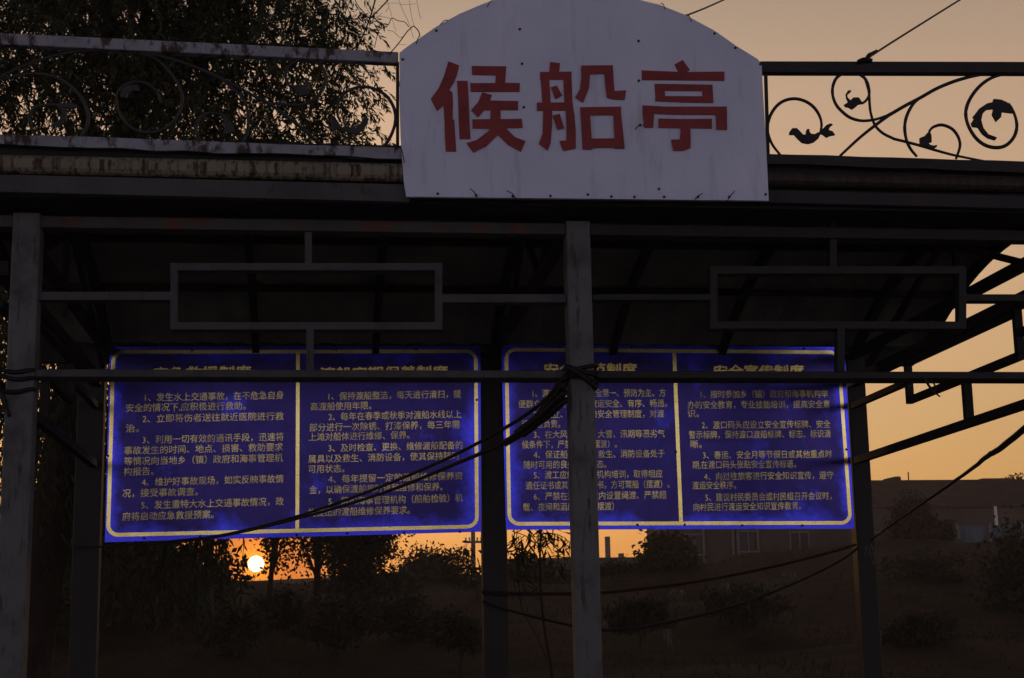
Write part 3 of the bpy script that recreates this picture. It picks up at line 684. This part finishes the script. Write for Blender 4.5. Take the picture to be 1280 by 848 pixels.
for k in range(4):                 # turns round the post
    z = 2.236+0.015*k; p = []
    for (dx, dy) in ((-.062,-.010),(0,-.016),(.062,-.010),(.070,.055),(.062,.118),(0,.122),(-.062,.118),(-.070,.055),(-.062,-.010)):
        p.append((XC+dx, YF+dy, z+(0.012 if k % 2 else -0.02)*dx/0.06))
    mb.tube(smooth_path(p,3), 0.0095, 6)
mb.tube(smooth_path([P(705,458,6.76),P(722,466,6.755),P(738,478,6.755),P(745,486,6.77)],5), 0.014, 6)
tag(mb.build('cable_knot', M['cable'], smooth=True), 'thick black bundle of cable tied round the middle post', 'cable knot')
mb = MB()
for k, (ya, yb) in enumerate(((462,463),(470,473),(488,487))):
    p = [P(-14,ya,YF-0.02),P(2,ya+1,YF-0.014),P(20,(ya+yb)/2+3,YF-0.012),P(36,yb,YF-0.012),P(43,yb,YF+0.02),P(44,yb+2,YF+0.12)]
    mb.tube(smooth_path(p,4), [0.010,0.009]*10+[0.01]*(len(smooth_path(p,4))-20), 6)
mb.tube(smooth_path([P(1,489,YF-0.014),P(6,505,YF-0.014),P(12,521,YF-0.012)],4), [0.012]*5+[0.008]*4, 6)
tag(mb.build('cable_knot', M['cable'], smooth=True), 'black strips wound round the left front post with one loose end', 'cable knot')
line('rope', 'flat brown rope strung nearly level between the middle and right rear posts', 'rope',
  mid_px([(603,740,10.03),(630,742,10.0),(700,742.5,9.98),(755,741,9.98),(860,729,9.98),(960,710,10.0),(1040,690,10.02),(1070,681,10.03)]), [0.014,0.012,0.010,0.009,0.009,0.008], 'rope', 'ropes between the rear posts')
line('rope', 'slack dark rope drooping deepest between the rear posts', 'rope',
  mid_px([(603,752,10.03),(640,764,10.0),(700,779,9.97),(755,788,9.96),(830,779,9.96),(920,757,9.98),(1000,726,10.0),(1050,701,10.02),(1074,684,10.03)]), [0.009,0.009,0.010,0.011,0.009,0.009], 'cable', 'ropes between the rear posts')
line('guy_cable', 'black wrapped cable rising from the right rear post towards the right edge', 'cable',
  mid_px([(1088,676,10.02),(1118,654,9.7),(1160,625,9.2),(1210,590,8.6),(1232,572,8.3),(1248,562,8.1),(1280,537,7.7),(1340,486,7.05),(1388,452,6.85)]), [0.005,0.007,0.010,0.014,0.018,0.018,0.018], 'cable', wob=0.002)
line('overhead_wire', 'thin black wire rising to the right from the knot on the right railing', 'wire',
  mid_px([(1083,74,6.60),(1120,50,6.9),(1200,0,7.6),(1300,-62,8.6)]), 0.0052, 'cable', 'wires above the roof')
line('overhead_wire', 'short thin wire leaving the curved top of the sign towards the upper right', 'wire',
  mid_px([(857,20,6.6),(880,11,6.9),(907,-1,7.4),(980,-34,8.6)]), 0.0045, 'cable', 'wires above the roof')
mb = MB(); mb.tube(smooth_path([P(1072,78,6.59),P(1080,74.5,6.58),P(1090,76,6.58)],4), 0.010, 6); mb.tube(smooth_path([P(1083,76,6.59),P(1087,69,6.6),P(1096,64,6.62)],4), [0.012]*5+[0.008]*4, 6)
tag(mb.build('wire_knot', M['cable'], smooth=True), 'small black wire knot sitting on top of the right railing', 'wire knot')
mb = MB()
for p in ([(1156,472),(1159,480),(1166,489),(1175,496)], [(1160,472),(1166,478),(1170,485),(1168,490)], [(1157,474),(1163,484),(1169,491)]):
    mb.tube(smooth_path([P(x,y,YF-0.005) for x, y in p],4), 0.004, 5)
tag(mb.build('cloth_strip', M['cable'], smooth=True), 'black twisted strip dangling from the front beam at far right', 'cloth strip')
def tatter(px, py, w, h, Y, label, n=14):
    mb = MB()
    for k in range(n):
        a = P(px+random.uniform(-w,w), py+random.uniform(-1,2), Y); q = [a]
        for j in range(3): q.append(q[-1]+Vector((random.uniform(-.02,.02)*w/8, random.uniform(-.012,.0), random.uniform(-.022,.004)*h/6)))
        mb.tube(q, 0.0011, 4)
    tag(mb.build('plastic_shred', M['shred'], smooth=True), label, 'plastic shred', 'torn plastic caught on the ropes')
tatter(846,737,9,9,9.955,'pale torn plastic wrapped on the upper rope, the nearest shred to the middle post',22)
tatter(908,729,6,8,9.955,'small torn plastic below the upper rope, midway along its right half')
tatter(985,713,8,9,9.975,'torn plastic hanging from the upper rope, nearest the right board corner')
tatter(834,786,5,18,9.935,'ragged plastic tied on the lowest slack rope')
tatter(1086,684,5,18,9.99,'wisp of plastic on the right rear post by the cable ends',10)

# ------------------------------------------------------------------ willow behind the left end
def drop_curve(start, out, length, n, droop):
    """a hanging shoot: leaves the limb along `out`, bends to gravity"""
    pts = [np.array(start, float)]; d = np.array(out, float); d /= np.linalg.norm(d)
    st = length/n
    for i in range(n):
        d = d + np.array([rng.normal()*0.10, rng.normal()*0.10, -droop]); d /= np.linalg.norm(d); pts.append(pts[-1]+d*st)
    return pts
YW = 13.2
wl = thing('willow_tree', 'big dark willow with dense drooping foliage rising behind the left end of the roof', 'tree', (P(22,900,YW).x, YW, ground_z(-2.5,YW)))
b0 = Vector(wl.location)
tk = [b0+Vector((0,0,-0.15)), P(40,800,YW), P(66,640,YW), P(88,500,YW), P(112,400,YW), P(140,250,YW), P(165,120,YW)]
mb = MB(); mb.tube(smooth_path(tk,5), [float(v) for v in np.linspace(0.20,0.11,31)], 10)
mb.build('trunk', M['bark'], wl, smooth=True)
limbs = []
fork = P(112,400,YW); f2 = P(140,250,YW); f3 = P(165,120,YW)
for st, ends in ((fork, [(-60,150,13.6),(30,60,12.6),(330,240,13.8)]), (f2, [(300,90,13.0),(60,-60,13.5),(380,180,12.9)]),
                 (f3, [(170,-120,13.2),(330,-40,13.6),(60,-140,12.6),(410,60,13.3),(385,-60,12.7),(-90,-20,13.0),(250,-160,13.9)])):
    for e in ends:
        E_ = P(*e); m_ = st.lerp(E_, 0.5)+Vector((random.uniform(-.2,.2), random.uniform(-.2,.2), 0.25))
        p = smooth_path([st, m_, E_], 6); limbs.append(p)
        mb = MB(); mb.tube(p, [float(v) for v in np.linspace(0.065,0.014,len(p))], 6); mb.build('limb', M['bark'], wl, smooth=True)
# bare shoots at the crown's right-hand top
mb = MB()
for p, r_ in (([(440,75),(452,48),(462,24),(470,-4),(473,-20)],0.007), ([(462,24),(474,12),(487,-2),(497,-14)],0.006), ([(430,40),(432,15),(441,-5)],0.004),
              ([(488,66),(497,56),(508,41),(513,36),(517,33),(523,39),(525,46)],0.005), ([(462,24),(446,5),(443,-6)],0.004), ([(468,60),(474,38),(484,33),(490,23),(497,26),(506,28),(511,34)],0.0035),
              ([(472,20),(483,22),(490,24)],0.002), ([(482,15),(486,8),(480,-5)],0.002), ([(497,-3),(504,14),(511,29),(517,48)],0.0018), ([(511,-2),(514,18),(518,34)],0.0018), ([(520,-4),(523,12),(526,24)],0.0018),
              ([(484,38),(492,40),(500,47),(505,45)],0.002), ([(487,10),(492,30),(495,40)],0.0015), ([(498,56),(508,56)],0.0015), ([(474,8),(490,4),(503,6),(520,5)],0.0012), ([(465,-5),(458,10),(470,22),(478,16)],0.002)):
    mb.tube(smooth_path([P(x,y,13.0) for x, y in p],4), r_, 5)
mb.build('bare_twig', M['bark'], wl, smooth=True)
# shoots with leaves
pos = []; dr = []; ln = []; shoot = MB()
def leaf_along(c, step, L, drop=0.35):
    for a, q in zip(c, c[1:]):
        seg = q-a; l = np.linalg.norm(seg); d = seg/l
        for k in range(max(1, int(l/step))):
            t_ = rng.random(); s_ = rng.normal(size=3); s_ -= d*s_.dot(d); s_ /= np.linalg.norm(s_)
            pos.append(a+seg*t_); dr.append(d*0.75+s_*0.75+np.array([0,0,-drop])); ln.append(L*rng.uniform(0.7,1.25))
def in_crown(px, py):              # outline of the crown as one sees it, at the tree's own distance
    return True
edge_x = lambda z: None
ctr = np.array(P(165,-10,YW)); rad = np.array([2.12,1.8,2.35])
cl = []                            # clump centres
for p in limbs:
    for q in p[3::2]: cl.append(np.array(q))
for _ in range(250):
    v = rng.normal(size=3); v /= np.linalg.norm(v); r_ = rng.random()**0.35
    cl.append(ctr + v*rad*r_)
count = 0
for c0 in cl:
    k = rng.integers(9, 17)
    for _ in range(k):
        s0 = c0 + rng.normal(size=3)*np.array([0.24,0.26,0.22])
        u = (s0-ctr)/rad
        if u.dot(u) > 1.25: continue
        if s0[2] < 2.6: continue
        c_ = (s0-np.array([0,0,EYE])) @ CM; qx_ = 640-FPX*c_[0]/c_[2]; qy_ = 424+FPX*c_[1]/c_[2]
        if qx_ > (448 if qy_ > 60 else 425+0.4*qy_): continue
        out = rng.normal(size=3); out[2] = abs(out[2])*0.4
        cu = drop_curve(s0, out, rng.uniform(0.45,0.95), 6, 0.34)
        leaf_along(cu, 0.0155, 0.070); count += 1
        if count % 3 == 0: shoot.tube([Vector(q) for q in cu[::2]], 0.003, 3)
# the right-hand fringe, reaching the sky gap beside the sign
for px, py, n in ((440,75,9),(448,110,8),(452,140,8),(430,120,12),(455,168,6),(420,60,12),(442,30,7),(410,20,12),(432,160,10),(390,5,14),(400,100,14),(395,150,14),(370,60,14)):
    for _ in range(n):
        s0 = np.array(P(px+rng.normal()*12, py+rng.normal()*9, 13.0+rng.normal()*0.25)); out = rng.normal(size=3); out[2] = abs(out[2])*0.3; out[0] += 0.3
        leaf_along(drop_curve(s0, out, rng.uniform(0.2,0.42), 5, 0.3), 0.0155, 0.068)
# long hanging strands on the left, down past the board
for _ in range(230):
    px = rng.uniform(-110,292); s0 = np.array(P(px, rng.uniform(250,400), YW+rng.uniform(-0.9,1.6)))
    endy = rng.uniform(640,800) if px > 120 else rng.uniform(520,740)
    L_ = s0[2]-P(px,endy,YW).z
    cu = drop_curve(s0, (rng.normal()*0.3, rng.normal()*0.3, -1), L_, 14, 0.5); leaf_along(cu, 0.034, 0.10, 0.5); shoot.tube([Vector(q) for q in cu[::2]], 0.003, 3)
leaf_mesh('crown', np.array(pos), np.array(dr), np.array(ln), np.array(ln)*0.20+0.003, M['willow'], wl)
shoot.build('shoots', M['bark'], wl)

# ------------------------------------------------------------------ sapling behind the middle bay
ys_ = 11.3
sp = thing('sapling', 'slender sapling with long narrow leaves standing behind the middle bay between two posts', 'sapling', (P(692,880,ys_).x, ys_, ground_z(P(692,880,ys_).x, ys_)))
b0 = Vector(sp.location)
mb = MB(); mb.tube(smooth_path([b0, P(690,848,ys_), P(681,790,ys_), P(676,740,ys_), P(675,690,ys_), P(678,650,ys_), P(690,600,ys_)],5), [float(v) for v in np.linspace(0.012,0.006,31)], 6); mb.build('trunk', M['bark'], sp, smooth=True)
stems = [[(684,825),(668,790),(652,760),(648,720),(645,690),(647,655)], [(676,750),(655,735),(648,700),(640,668)], [(678,690),(660,672),(640,664)], [(677,680),(692,668),(704,672)], [(560,695),(572,693),(584,690),(590,688)], [(590,688),(588,705),(590,720)], [(678,700),(695,695),(710,700)], [(647,690),(662,700),(668,720)]]
mb = MB()
for p in stems: mb.tube(smooth_path([P(x,y,ys_) for x, y in p],4), 0.0035, 5)
mb.build('twig', M['bark'], sp, smooth=True)
pos = []; dr = []; ln = []
for cx, cy, sx, sy, n in ((675,680,20,13,75),(650,690,12,18,48),(645,715,10,16,22),(700,690,8,14,26),(575,692,11,4,14),(589,706,3,9,8),(682,668,14,7,34),(655,735,14,16,10),(600,720,8,16,8)):
    for _ in range(n):
        p = P(cx+rng.normal()*sx, cy+rng.normal()*sy, ys_+rng.normal()*0.07); pos.append(np.array(p))
        dr.append(np.array([rng.normal()*0.7, rng.normal()*0.5, -0.75+rng.normal()*0.4])); ln.append(rng.uniform(0.08,0.15))
leaf_mesh('foliage', np.array(pos), np.array(dr), np.array(ln), np.array(ln)*0.12+0.002, M['leaf_near'], sp)

# ------------------------------------------------------------------ trees, bushes beyond
def far_tree(name, label, cat, px, Y, crown, leaves, leafL, mat, trunk_r=0.10, lean=0.0, sparse=False, group=None, clumps=40):
    """crown: (px centre, py centre, half width px, half height px)"""
    x = P(px, 800, Y).x; z0 = ground_z(x, Y)
    o = thing(name, label, cat, (x, Y, z0), group); b0 = Vector((x, Y, z0))
    cx, cy, hw, hh = crown; c = P(cx, cy, Y); k = Y/FPX; hw *= k; hh *= k
    top = Vector((c.x, Y, c.z+hh*0.3))
    if trunk_r:
        mb = MB(); t_ = smooth_path([b0-Vector((0,0,0.2)), b0.lerp(top,0.35)+Vector((lean,0,0)), b0.lerp(top,0.7), top], 5)
        mb.tube(t_, [float(v) for v in np.linspace(trunk_r, trunk_r*0.3, len(t_))], 8)
        for _ in range(16):
            i = random.randint(4, len(t_)-2); a = t_[i]; v = Vector((random.gauss(0,1), random.gauss(0,.8), abs(random.gauss(.5,.5)))); v.normalize()
            e = c + Vector((v.x*hw*0.9, v.y*hw*0.8, v.z*hh*0.9)); m_ = a.lerp(e,.5)+Vector((0,0,.15*hh))
            q = smooth_path([a, m_, e],4); mb.tube(q, [float(w) for w in np.linspace(trunk_r*.4, trunk_r*.08, len(q))], 5)
        mb.build('trunk', M['bark'], o, smooth=True)
    C_ = []
    for _ in range(clumps):
        v = rng.normal(size=3); v /= np.linalg.norm(v); C_.append(np.array(c)+v*np.array([hw,hw*0.8,hh])*rng.random()**0.45)
    C_ = np.array(C_); idx = rng.integers(0, clumps, leaves); s_ = 0.16 if sparse else 0.24
    p = C_[idx] + rng.normal(size=(leaves,3))*np.array([hw,hw,hh])*s_
    d = rng.normal(size=(leaves,3)); d[:,2] -= 0.4
    p[:,2] = np.maximum(p[:,2], z0+0.05)
    L_ = leafL*rng.uniform(0.6,1.3,leaves)
    leaf_mesh('crown', p, d, L_, L_*0.5, M[mat], o); return o
far_tree('broadleaf_tree', 'dark leafy tree right of the sun, its dense crown rising behind the left board', 'tree', 462, 40, (450,655,43,86), 19000, 0.12, 'leaf_far', 0.11, clumps=150)
far_tree('broadleaf_tree', 'thin-crowned tree just beside the sun, its branches crossing the orange glow', 'tree', 334, 42, (349,630,36,76), 2100, 0.15, 'leaf_far', 0.09, sparse=True, clumps=42)
far_tree('broadleaf_tree', 'dark tree left of the sun behind the willow strands', 'tree', 268, 38, (250,610,36,80), 2600, 0.16, 'leaf_far', 0.09, clumps=40)
far_tree('broadleaf_tree', 'dark tree filling the gap between the left front and rear posts', 'tree', 120, 36, (110,650,80,100), 6500, 0.19, 'leaf_far', 0.12, clumps=90)
far_tree('round_bush', 'wide dark thicket under the left board, behind the willow strands', 'bush', 215, 40, (178,722,104,52), 12000, 0.20, 'leaf_bush', 0, clumps=120)
far_tree('round_bush', 'dark thicket behind the leaning willow trunk', 'bush', 60, 38, (50,720,70,70), 6500, 0.22, 'leaf_bush', 0, clumps=90)
far_tree('round_bush', 'solid rounded bush silhouetted against orange sky left of the utility pole', 'bush', 537, 58, (537,737,37,40), 26000, 0.17, 'leaf_hazy', 0.05, clumps=420)
far_tree('broadleaf_tree', 'small feathery tree with sparse twigs above the rounded bush', 'tree', 566, 64, (574,708,24,30), 300, 0.20, 'leaf_far', 0.05, sparse=True, clumps=30)
far_tree('round_bush', 'low dark bush between the rounded bush and the dense tree', 'bush', 490, 52, (462,742,50,26), 8000, 0.22, 'leaf_bush', 0, clumps=70)
far_tree('round_bush', 'scrubby bush on the bank behind the sapling', 'bush', 655, 56, (655,726,58,30), 5200, 0.22, 'leaf_bush', 0, clumps=80)
far_tree('round_bush', 'dark rounded shrub at the corner of the two-storey house', 'bush', 838, 52, (834,712,34,34), 6500, 0.20, 'leaf_bush', 0.05, clumps=26)
far_tree('round_bush', 'low spreading shrub below the chimney shed', 'bush', 785, 54, (785,728,44,20), 4500, 0.20, 'leaf_bush', 0, clumps=80)
far_tree('broadleaf_tree', 'dark bushy tree in front of the long low building at right', 'tree', 1146, 60, (1143,654,28,28), 4500, 0.20, 'leaf_far', 0.08, clumps=70)
far_tree('round_bush', 'small dark bush by the sheet-metal yard wall', 'bush', 1184, 60, (1183,664,12,12), 900, 0.18, 'leaf_far', 0, clumps=20)
far_tree('round_bush', 'large dark bush at the right edge below the white lamp', 'bush', 1272, 38, (1282,735,46,72), 7500, 0.18, 'leaf_bush', 0, clumps=110)
far_tree('broadleaf_tree', 'dark tree at the left edge of the view behind the front post', 'tree', -55, 30, (-40,420,70,190), 9000, 0.14, 'leaf_far', 0.10, clumps=120)
bush_rows = [(356,33,768,34,26,'dark scrub bush on the near bank below the sun'),(420,31,778,46,30,'broad dark scrub bush below the dense tree'),(508,34,774,50,26,'dark scrub bush on the bank below the rounded bush'),
             (575,29,790,34,24,'small scrub bush on the bank left of the middle rear post'),(800,33,768,44,22,'low scrub mound right of the middle front post under the ropes'),(930,36,752,60,22,'long low scrub mound on the bank below the house'),
             (1160,44,716,60,26,'dark scrub mound on top of the bank below the pale yard wall'),(1150,30,790,50,26,'dark scrub bush low on the bank right of the rear post'),(285,30,788,40,30,'scrub bush at the foot of the willow strands')]
for px_, Y_, cy_, hw_, hh_, lab_ in bush_rows:
    far_tree('scrub_bush', lab_, 'bush', px_, Y_, (px_,cy_,hw_,hh_), 2600, 0.13, 'leaf_far', 0.02, group='scrub on the river bank', sparse=True, clumps=34)
far_tree('broadleaf_tree', 'hazy treetop rising above the roof of the long building at the far right', 'tree', 1268, 96, (1274,612,22,16), 1600, 0.26, 'leaf_far', 0.1, clumps=24)
far_tree('broadleaf_tree', 'thin tree with spreading forked limbs between the sun and the dense tree', 'tree', 396, 43, (398,668,44,58), 2300, 0.13, 'leaf_far', 0.12, sparse=True, clumps=60)
# scrub and grass on the bank
n = 26000; gx = rng.uniform(-16,30,n); gy = rng.uniform(18,62,n)
pp = np.array([(x, y, ground_z(x, y)-0.02) for x, y in zip(gx, gy)]); dd = rng.normal(size=(n,3))*0.5; dd[:,2] = 1
keep = (np.sin(gx*0.8+gy*0.5)+np.sin(gx*0.33-gy*0.27)+rng.normal(size=n)*0.7) > -0.2
LL = rng.uniform(0.08,0.24,n)[keep]
tag(leaf_mesh('grass', pp[keep], dd[keep], LL, LL*0.10+0.01, M['leaf_far']), kind='stuff')

# ------------------------------------------------------------------ buildings, walls and poles beyond
def house(name, label, cat, x0, x1, Y, depth, ztop, zbase, wall_mat, eave=0.3, roof='flat', ridge=0.0, group=None, windows=(), pipes=()):
    o = thing(name, label, cat, ((x0+x1)/2, Y+depth/2, zbase), group)
    mb = MB(); mb.box((x0,Y,zbase-1.5),(x1,Y+depth,ztop)); mb.build('wall', M[wall_mat], o)
    mb = MB()
    if roof == 'flat': mb.box((x0-eave,Y-eave,ztop+0.003),(x1+eave,Y+depth+eave,ztop+0.25))
    else:
        ym = Y+depth/2
        for xa in (x0-eave,):
            mb.prism([(x0-eave,Y-eave,ztop-0.1),(x0-eave,ym,ztop+ridge),(x0-eave,Y+depth+eave,ztop-0.1),(x0-eave,Y+depth+eave,ztop-0.25),(x0-eave,Y-eave,ztop-0.25)], (x1-x0+2*eave,0,0))
    rf = mb.build('roof', M['roof_far'], o)
    for wx, wz, ww, wh in windows:
        mb = MB(); t_ = 0.07
        for a, c in (((wx-ww/2,Y-0.05,wz-wh/2),(wx+ww/2,Y+0.02,wz-wh/2+t_)),((wx-ww/2,Y-0.05,wz+wh/2-t_),(wx+ww/2,Y+0.02,wz+wh/2)),((wx-ww/2,Y-0.05,wz-wh/2+t_),(wx-ww/2+t_,Y+0.02,wz+wh/2-t_)),((wx+ww/2-t_,Y-0.05,wz-wh/2+t_),(wx+ww/2,Y+0.02,wz+wh/2-t_)),((wx-0.03,Y-0.045,wz-wh/2+t_),(wx+0.03,Y+0.02,wz+wh/2-t_))): mb.box(a, c)
        w = mb.build('window', M['frame'], o)
        mb = MB(); mb.box((wx-ww/2+t_,Y-0.015,wz-wh/2+t_),(wx+ww/2-t_,Y-0.005,wz+wh/2-t_)); mb.build('pane', M['glass'], w)
    for px_, z0, z1 in pipes:
        mb = MB(); mb.tube([(px_,Y-0.12,z0),(px_,Y-0.12,z1)], 0.06, 8); mb.build('downpipe', M['frame'], o)
    return o, rf
Yh = 66.0
a, c = P(834,700,Yh), P(1082,700,Yh); zt = P(940,622,Yh).z
def hx(px): return P(px,690,Yh).x
house('house', 'two-storey plastered house with pale window frames behind the right board', 'house', a.x, c.x, Yh, 4, zt, ground_z(a.x,Yh), 'plaster', 0.35,
      windows=[(hx(868), P(868,681,Yh).z, 0.85, 0.95),(hx(936), P(936,677,Yh).z, 0.95, 0.95),(hx(1000), P(1000,678,Yh).z, 0.9, 0.95),(hx(868), P(868,643,Yh).z,0.85,0.85),(hx(936), P(936,641,Yh).z,0.95,0.85)],
      pipes=[(hx(879), ground_z(a.x,Yh), zt), (hx(916), P(916,694,Yh).z, zt), (hx(922), P(922,694,Yh).z, zt), (hx(947), P(947,686,Yh).z, zt)])
Yl = 78.0
a, c = P(1060,690,Yl), P(1420,690,Yl); zt = P(1180,629,Yl).z; zr = P(1180,600,Yl+3.5).z
o, rf = house('long_building', 'long low building with a broad dark roof on the skyline at right', 'building', a.x, c.x, Yl, 7, zt, ground_z(a.x,Yl), 'plaster2', 0.4, 'gable', zr-zt)
p = P(1116,599,Yl+3.4); mb = MB(); mb.prism([(p.x-0.42,p.y-.2,p.z-.25),(p.x-0.4,p.y-.2,p.z+.02),(p.x+.1,p.y-.2,p.z+.12),(p.x+0.36,p.y-.2,p.z+.12),(p.x+.42,p.y-.2,p.z-.25)], (0,0.6,0)); mb.build('water_heater', M['roof_far'], rf)
p = P(1136,603,Yl+3.4); mb = MB(); mb.tube([(p.x,p.y,p.z-.3),(p.x,p.y,p.z+.55)], 0.035, 5); mb.build('vent_pipe', M['roof_far'], rf)
p = P(1243,601,Yl+3.4); mb = MB(); mb.box((p.x-.8,p.y-.3,p.z-.4),(p.x+.75,p.y+.3,p.z+.1)); mb.build('roof_box', M['roof_far'], rf)
Ys2 = 84.0
a, c = P(640,720,Ys2), P(835,720,Ys2); zt = P(760,708,Ys2).z
o, rf = house('shed', 'low shed with a tall thin chimney against the orange sky', 'shed', a.x, c.x, Ys2, 6, zt, zt-2.2, 'plaster', 0.3, 'gable', P(760,697,Ys2+3).z-zt)
p = P(760,700,Ys2+3); q = P(760,671,Ys2+3); mb = MB(); mb.box((p.x-.13,p.y-.13,p.z-.4),(p.x+.13,p.y+.13,q.z)); mb.build('chimney', M['pole'], rf)
p = P(776.5,698,Ys2+3); q = P(776,692,Ys2+3); mb = MB(); mb.box((p.x-.14,p.y-.14,p.z-.4),(p.x+.14,p.y+.14,q.z)); mb.build('chimney', M['pole'], rf)
Yw = 62.5
a, c = P(1090,690,Yw), P(1195,690,Yw)
wz = P(1140,667,Yw).z
o = thing('garden_wall', 'pale plastered yard wall in front of the long low building', 'wall', ((a.x+c.x)/2, Yw, ground_z(a.x,Yw)))
mb = MB(); mb.box((a.x,Yw,ground_z(a.x,Yw)-0.8),(c.x,Yw+0.2,wz)); mb.build('wall_face', M['plaster'], o)
mb = MB(); mb.box((a.x-.03,Yw-.04,wz+.003),(c.x+.03,Yw+.24,wz+.09)); mb.build('coping', M['pole'], o)
a, c = P(1198,690,Yw), P(1400,690,Yw); wz = P(1230,657,Yw).z
o = thing('sheet_wall', 'blue-grey sheet metal yard fence at the right edge on top of the bank', 'fence', ((a.x+c.x)/2, Yw, ground_z(a.x,Yw)))
mb = MB(); nn = 40
pts = [Vector((a.x+(c.x-a.x)*i/nn, Yw+(0.05 if i % 2 else 0), 0)) for i in range(nn+1)]; zb = ground_z(a.x,Yw)-0.8
mb.prism([p+Vector((0,0,zb)) for p in pts]+[p+Vector((0,0.03,zb)) for p in pts[::-1]], (0,0,wz-zb)); mb.build('sheet', M['wallblue'], o)
for i in range(0, nn+1, 8):
    mb = MB(); mb.box((pts[i].x-.05,Yw-.10,zb),(pts[i].x+.05,Yw-.02,wz+.08)); mb.build('post', M['pole'], o)
def pole(label, px, py0, py1, Y, r, mat, arms=(), group=None, name='utility_pole', cat='utility pole'):
    a = P(px, py1, Y); zb = ground_z(a.x, Y)
    o = thing(name, label, cat, (a.x, Y, zb), group)
    mb = MB(); mb.tube([(a.x,Y,zb-.3),(a.x,Y,P(px,py0,Y).z)], [r*1.15, r*.85], 10); mb.build('shaft', M[mat], o, smooth=True)
    for py, w in arms:
        z = P(px, py, Y).z; mb = MB(); mb.box((a.x-w,Y-r-.07,z-.05),(a.x+w,Y-r-.003,z+.05)); ar = mb.build('crossarm', M['pole'], o)
        for s_ in (-.9,-.45,.45,.9):
            mb = MB(); mb.tube([(a.x+s_*w,Y-r-.035,z+.05),(a.x+s_*w,Y-r-.035,z+.2)], [.035,.05], 6); mb.build('insulator', M['white'], ar)
    return o
pole('slim utility pole with a crossarm in the sky gap left of the middle rear post', 592, 632, 720, 70, 0.10, 'pole', ((678,0.38),(645,0.5)))
pole('pale pole standing behind the sheet metal fence', 1246, 633, 660, 66, 0.075, 'white', name='pale_pole', cat='pole')

# ------------------------------------------------------------------ evening haze over the river bank
m = bpy.data.materials.new('haze_air'); m.use_nodes = True; t = m.node_tree; t.nodes.remove(t.nodes['Principled BSDF'])
pv = t.nodes.new('ShaderNodeVolumePrincipled'); pv.inputs['Color'].default_value = (0.90,0.76,0.66,1); pv.inputs['Density'].default_value = 0.0013; pv.inputs['Anisotropy'].default_value = 0.2
t.links.new(pv.outputs[0], t.nodes['Material Output'].inputs['Volume'])
mb = MB(); mb.box((-265,-245,-2.0),(265,262,14.5)); hz = mb.build('haze', m); tag(hz, kind='stuff')
S.cycles.use_denoising = True
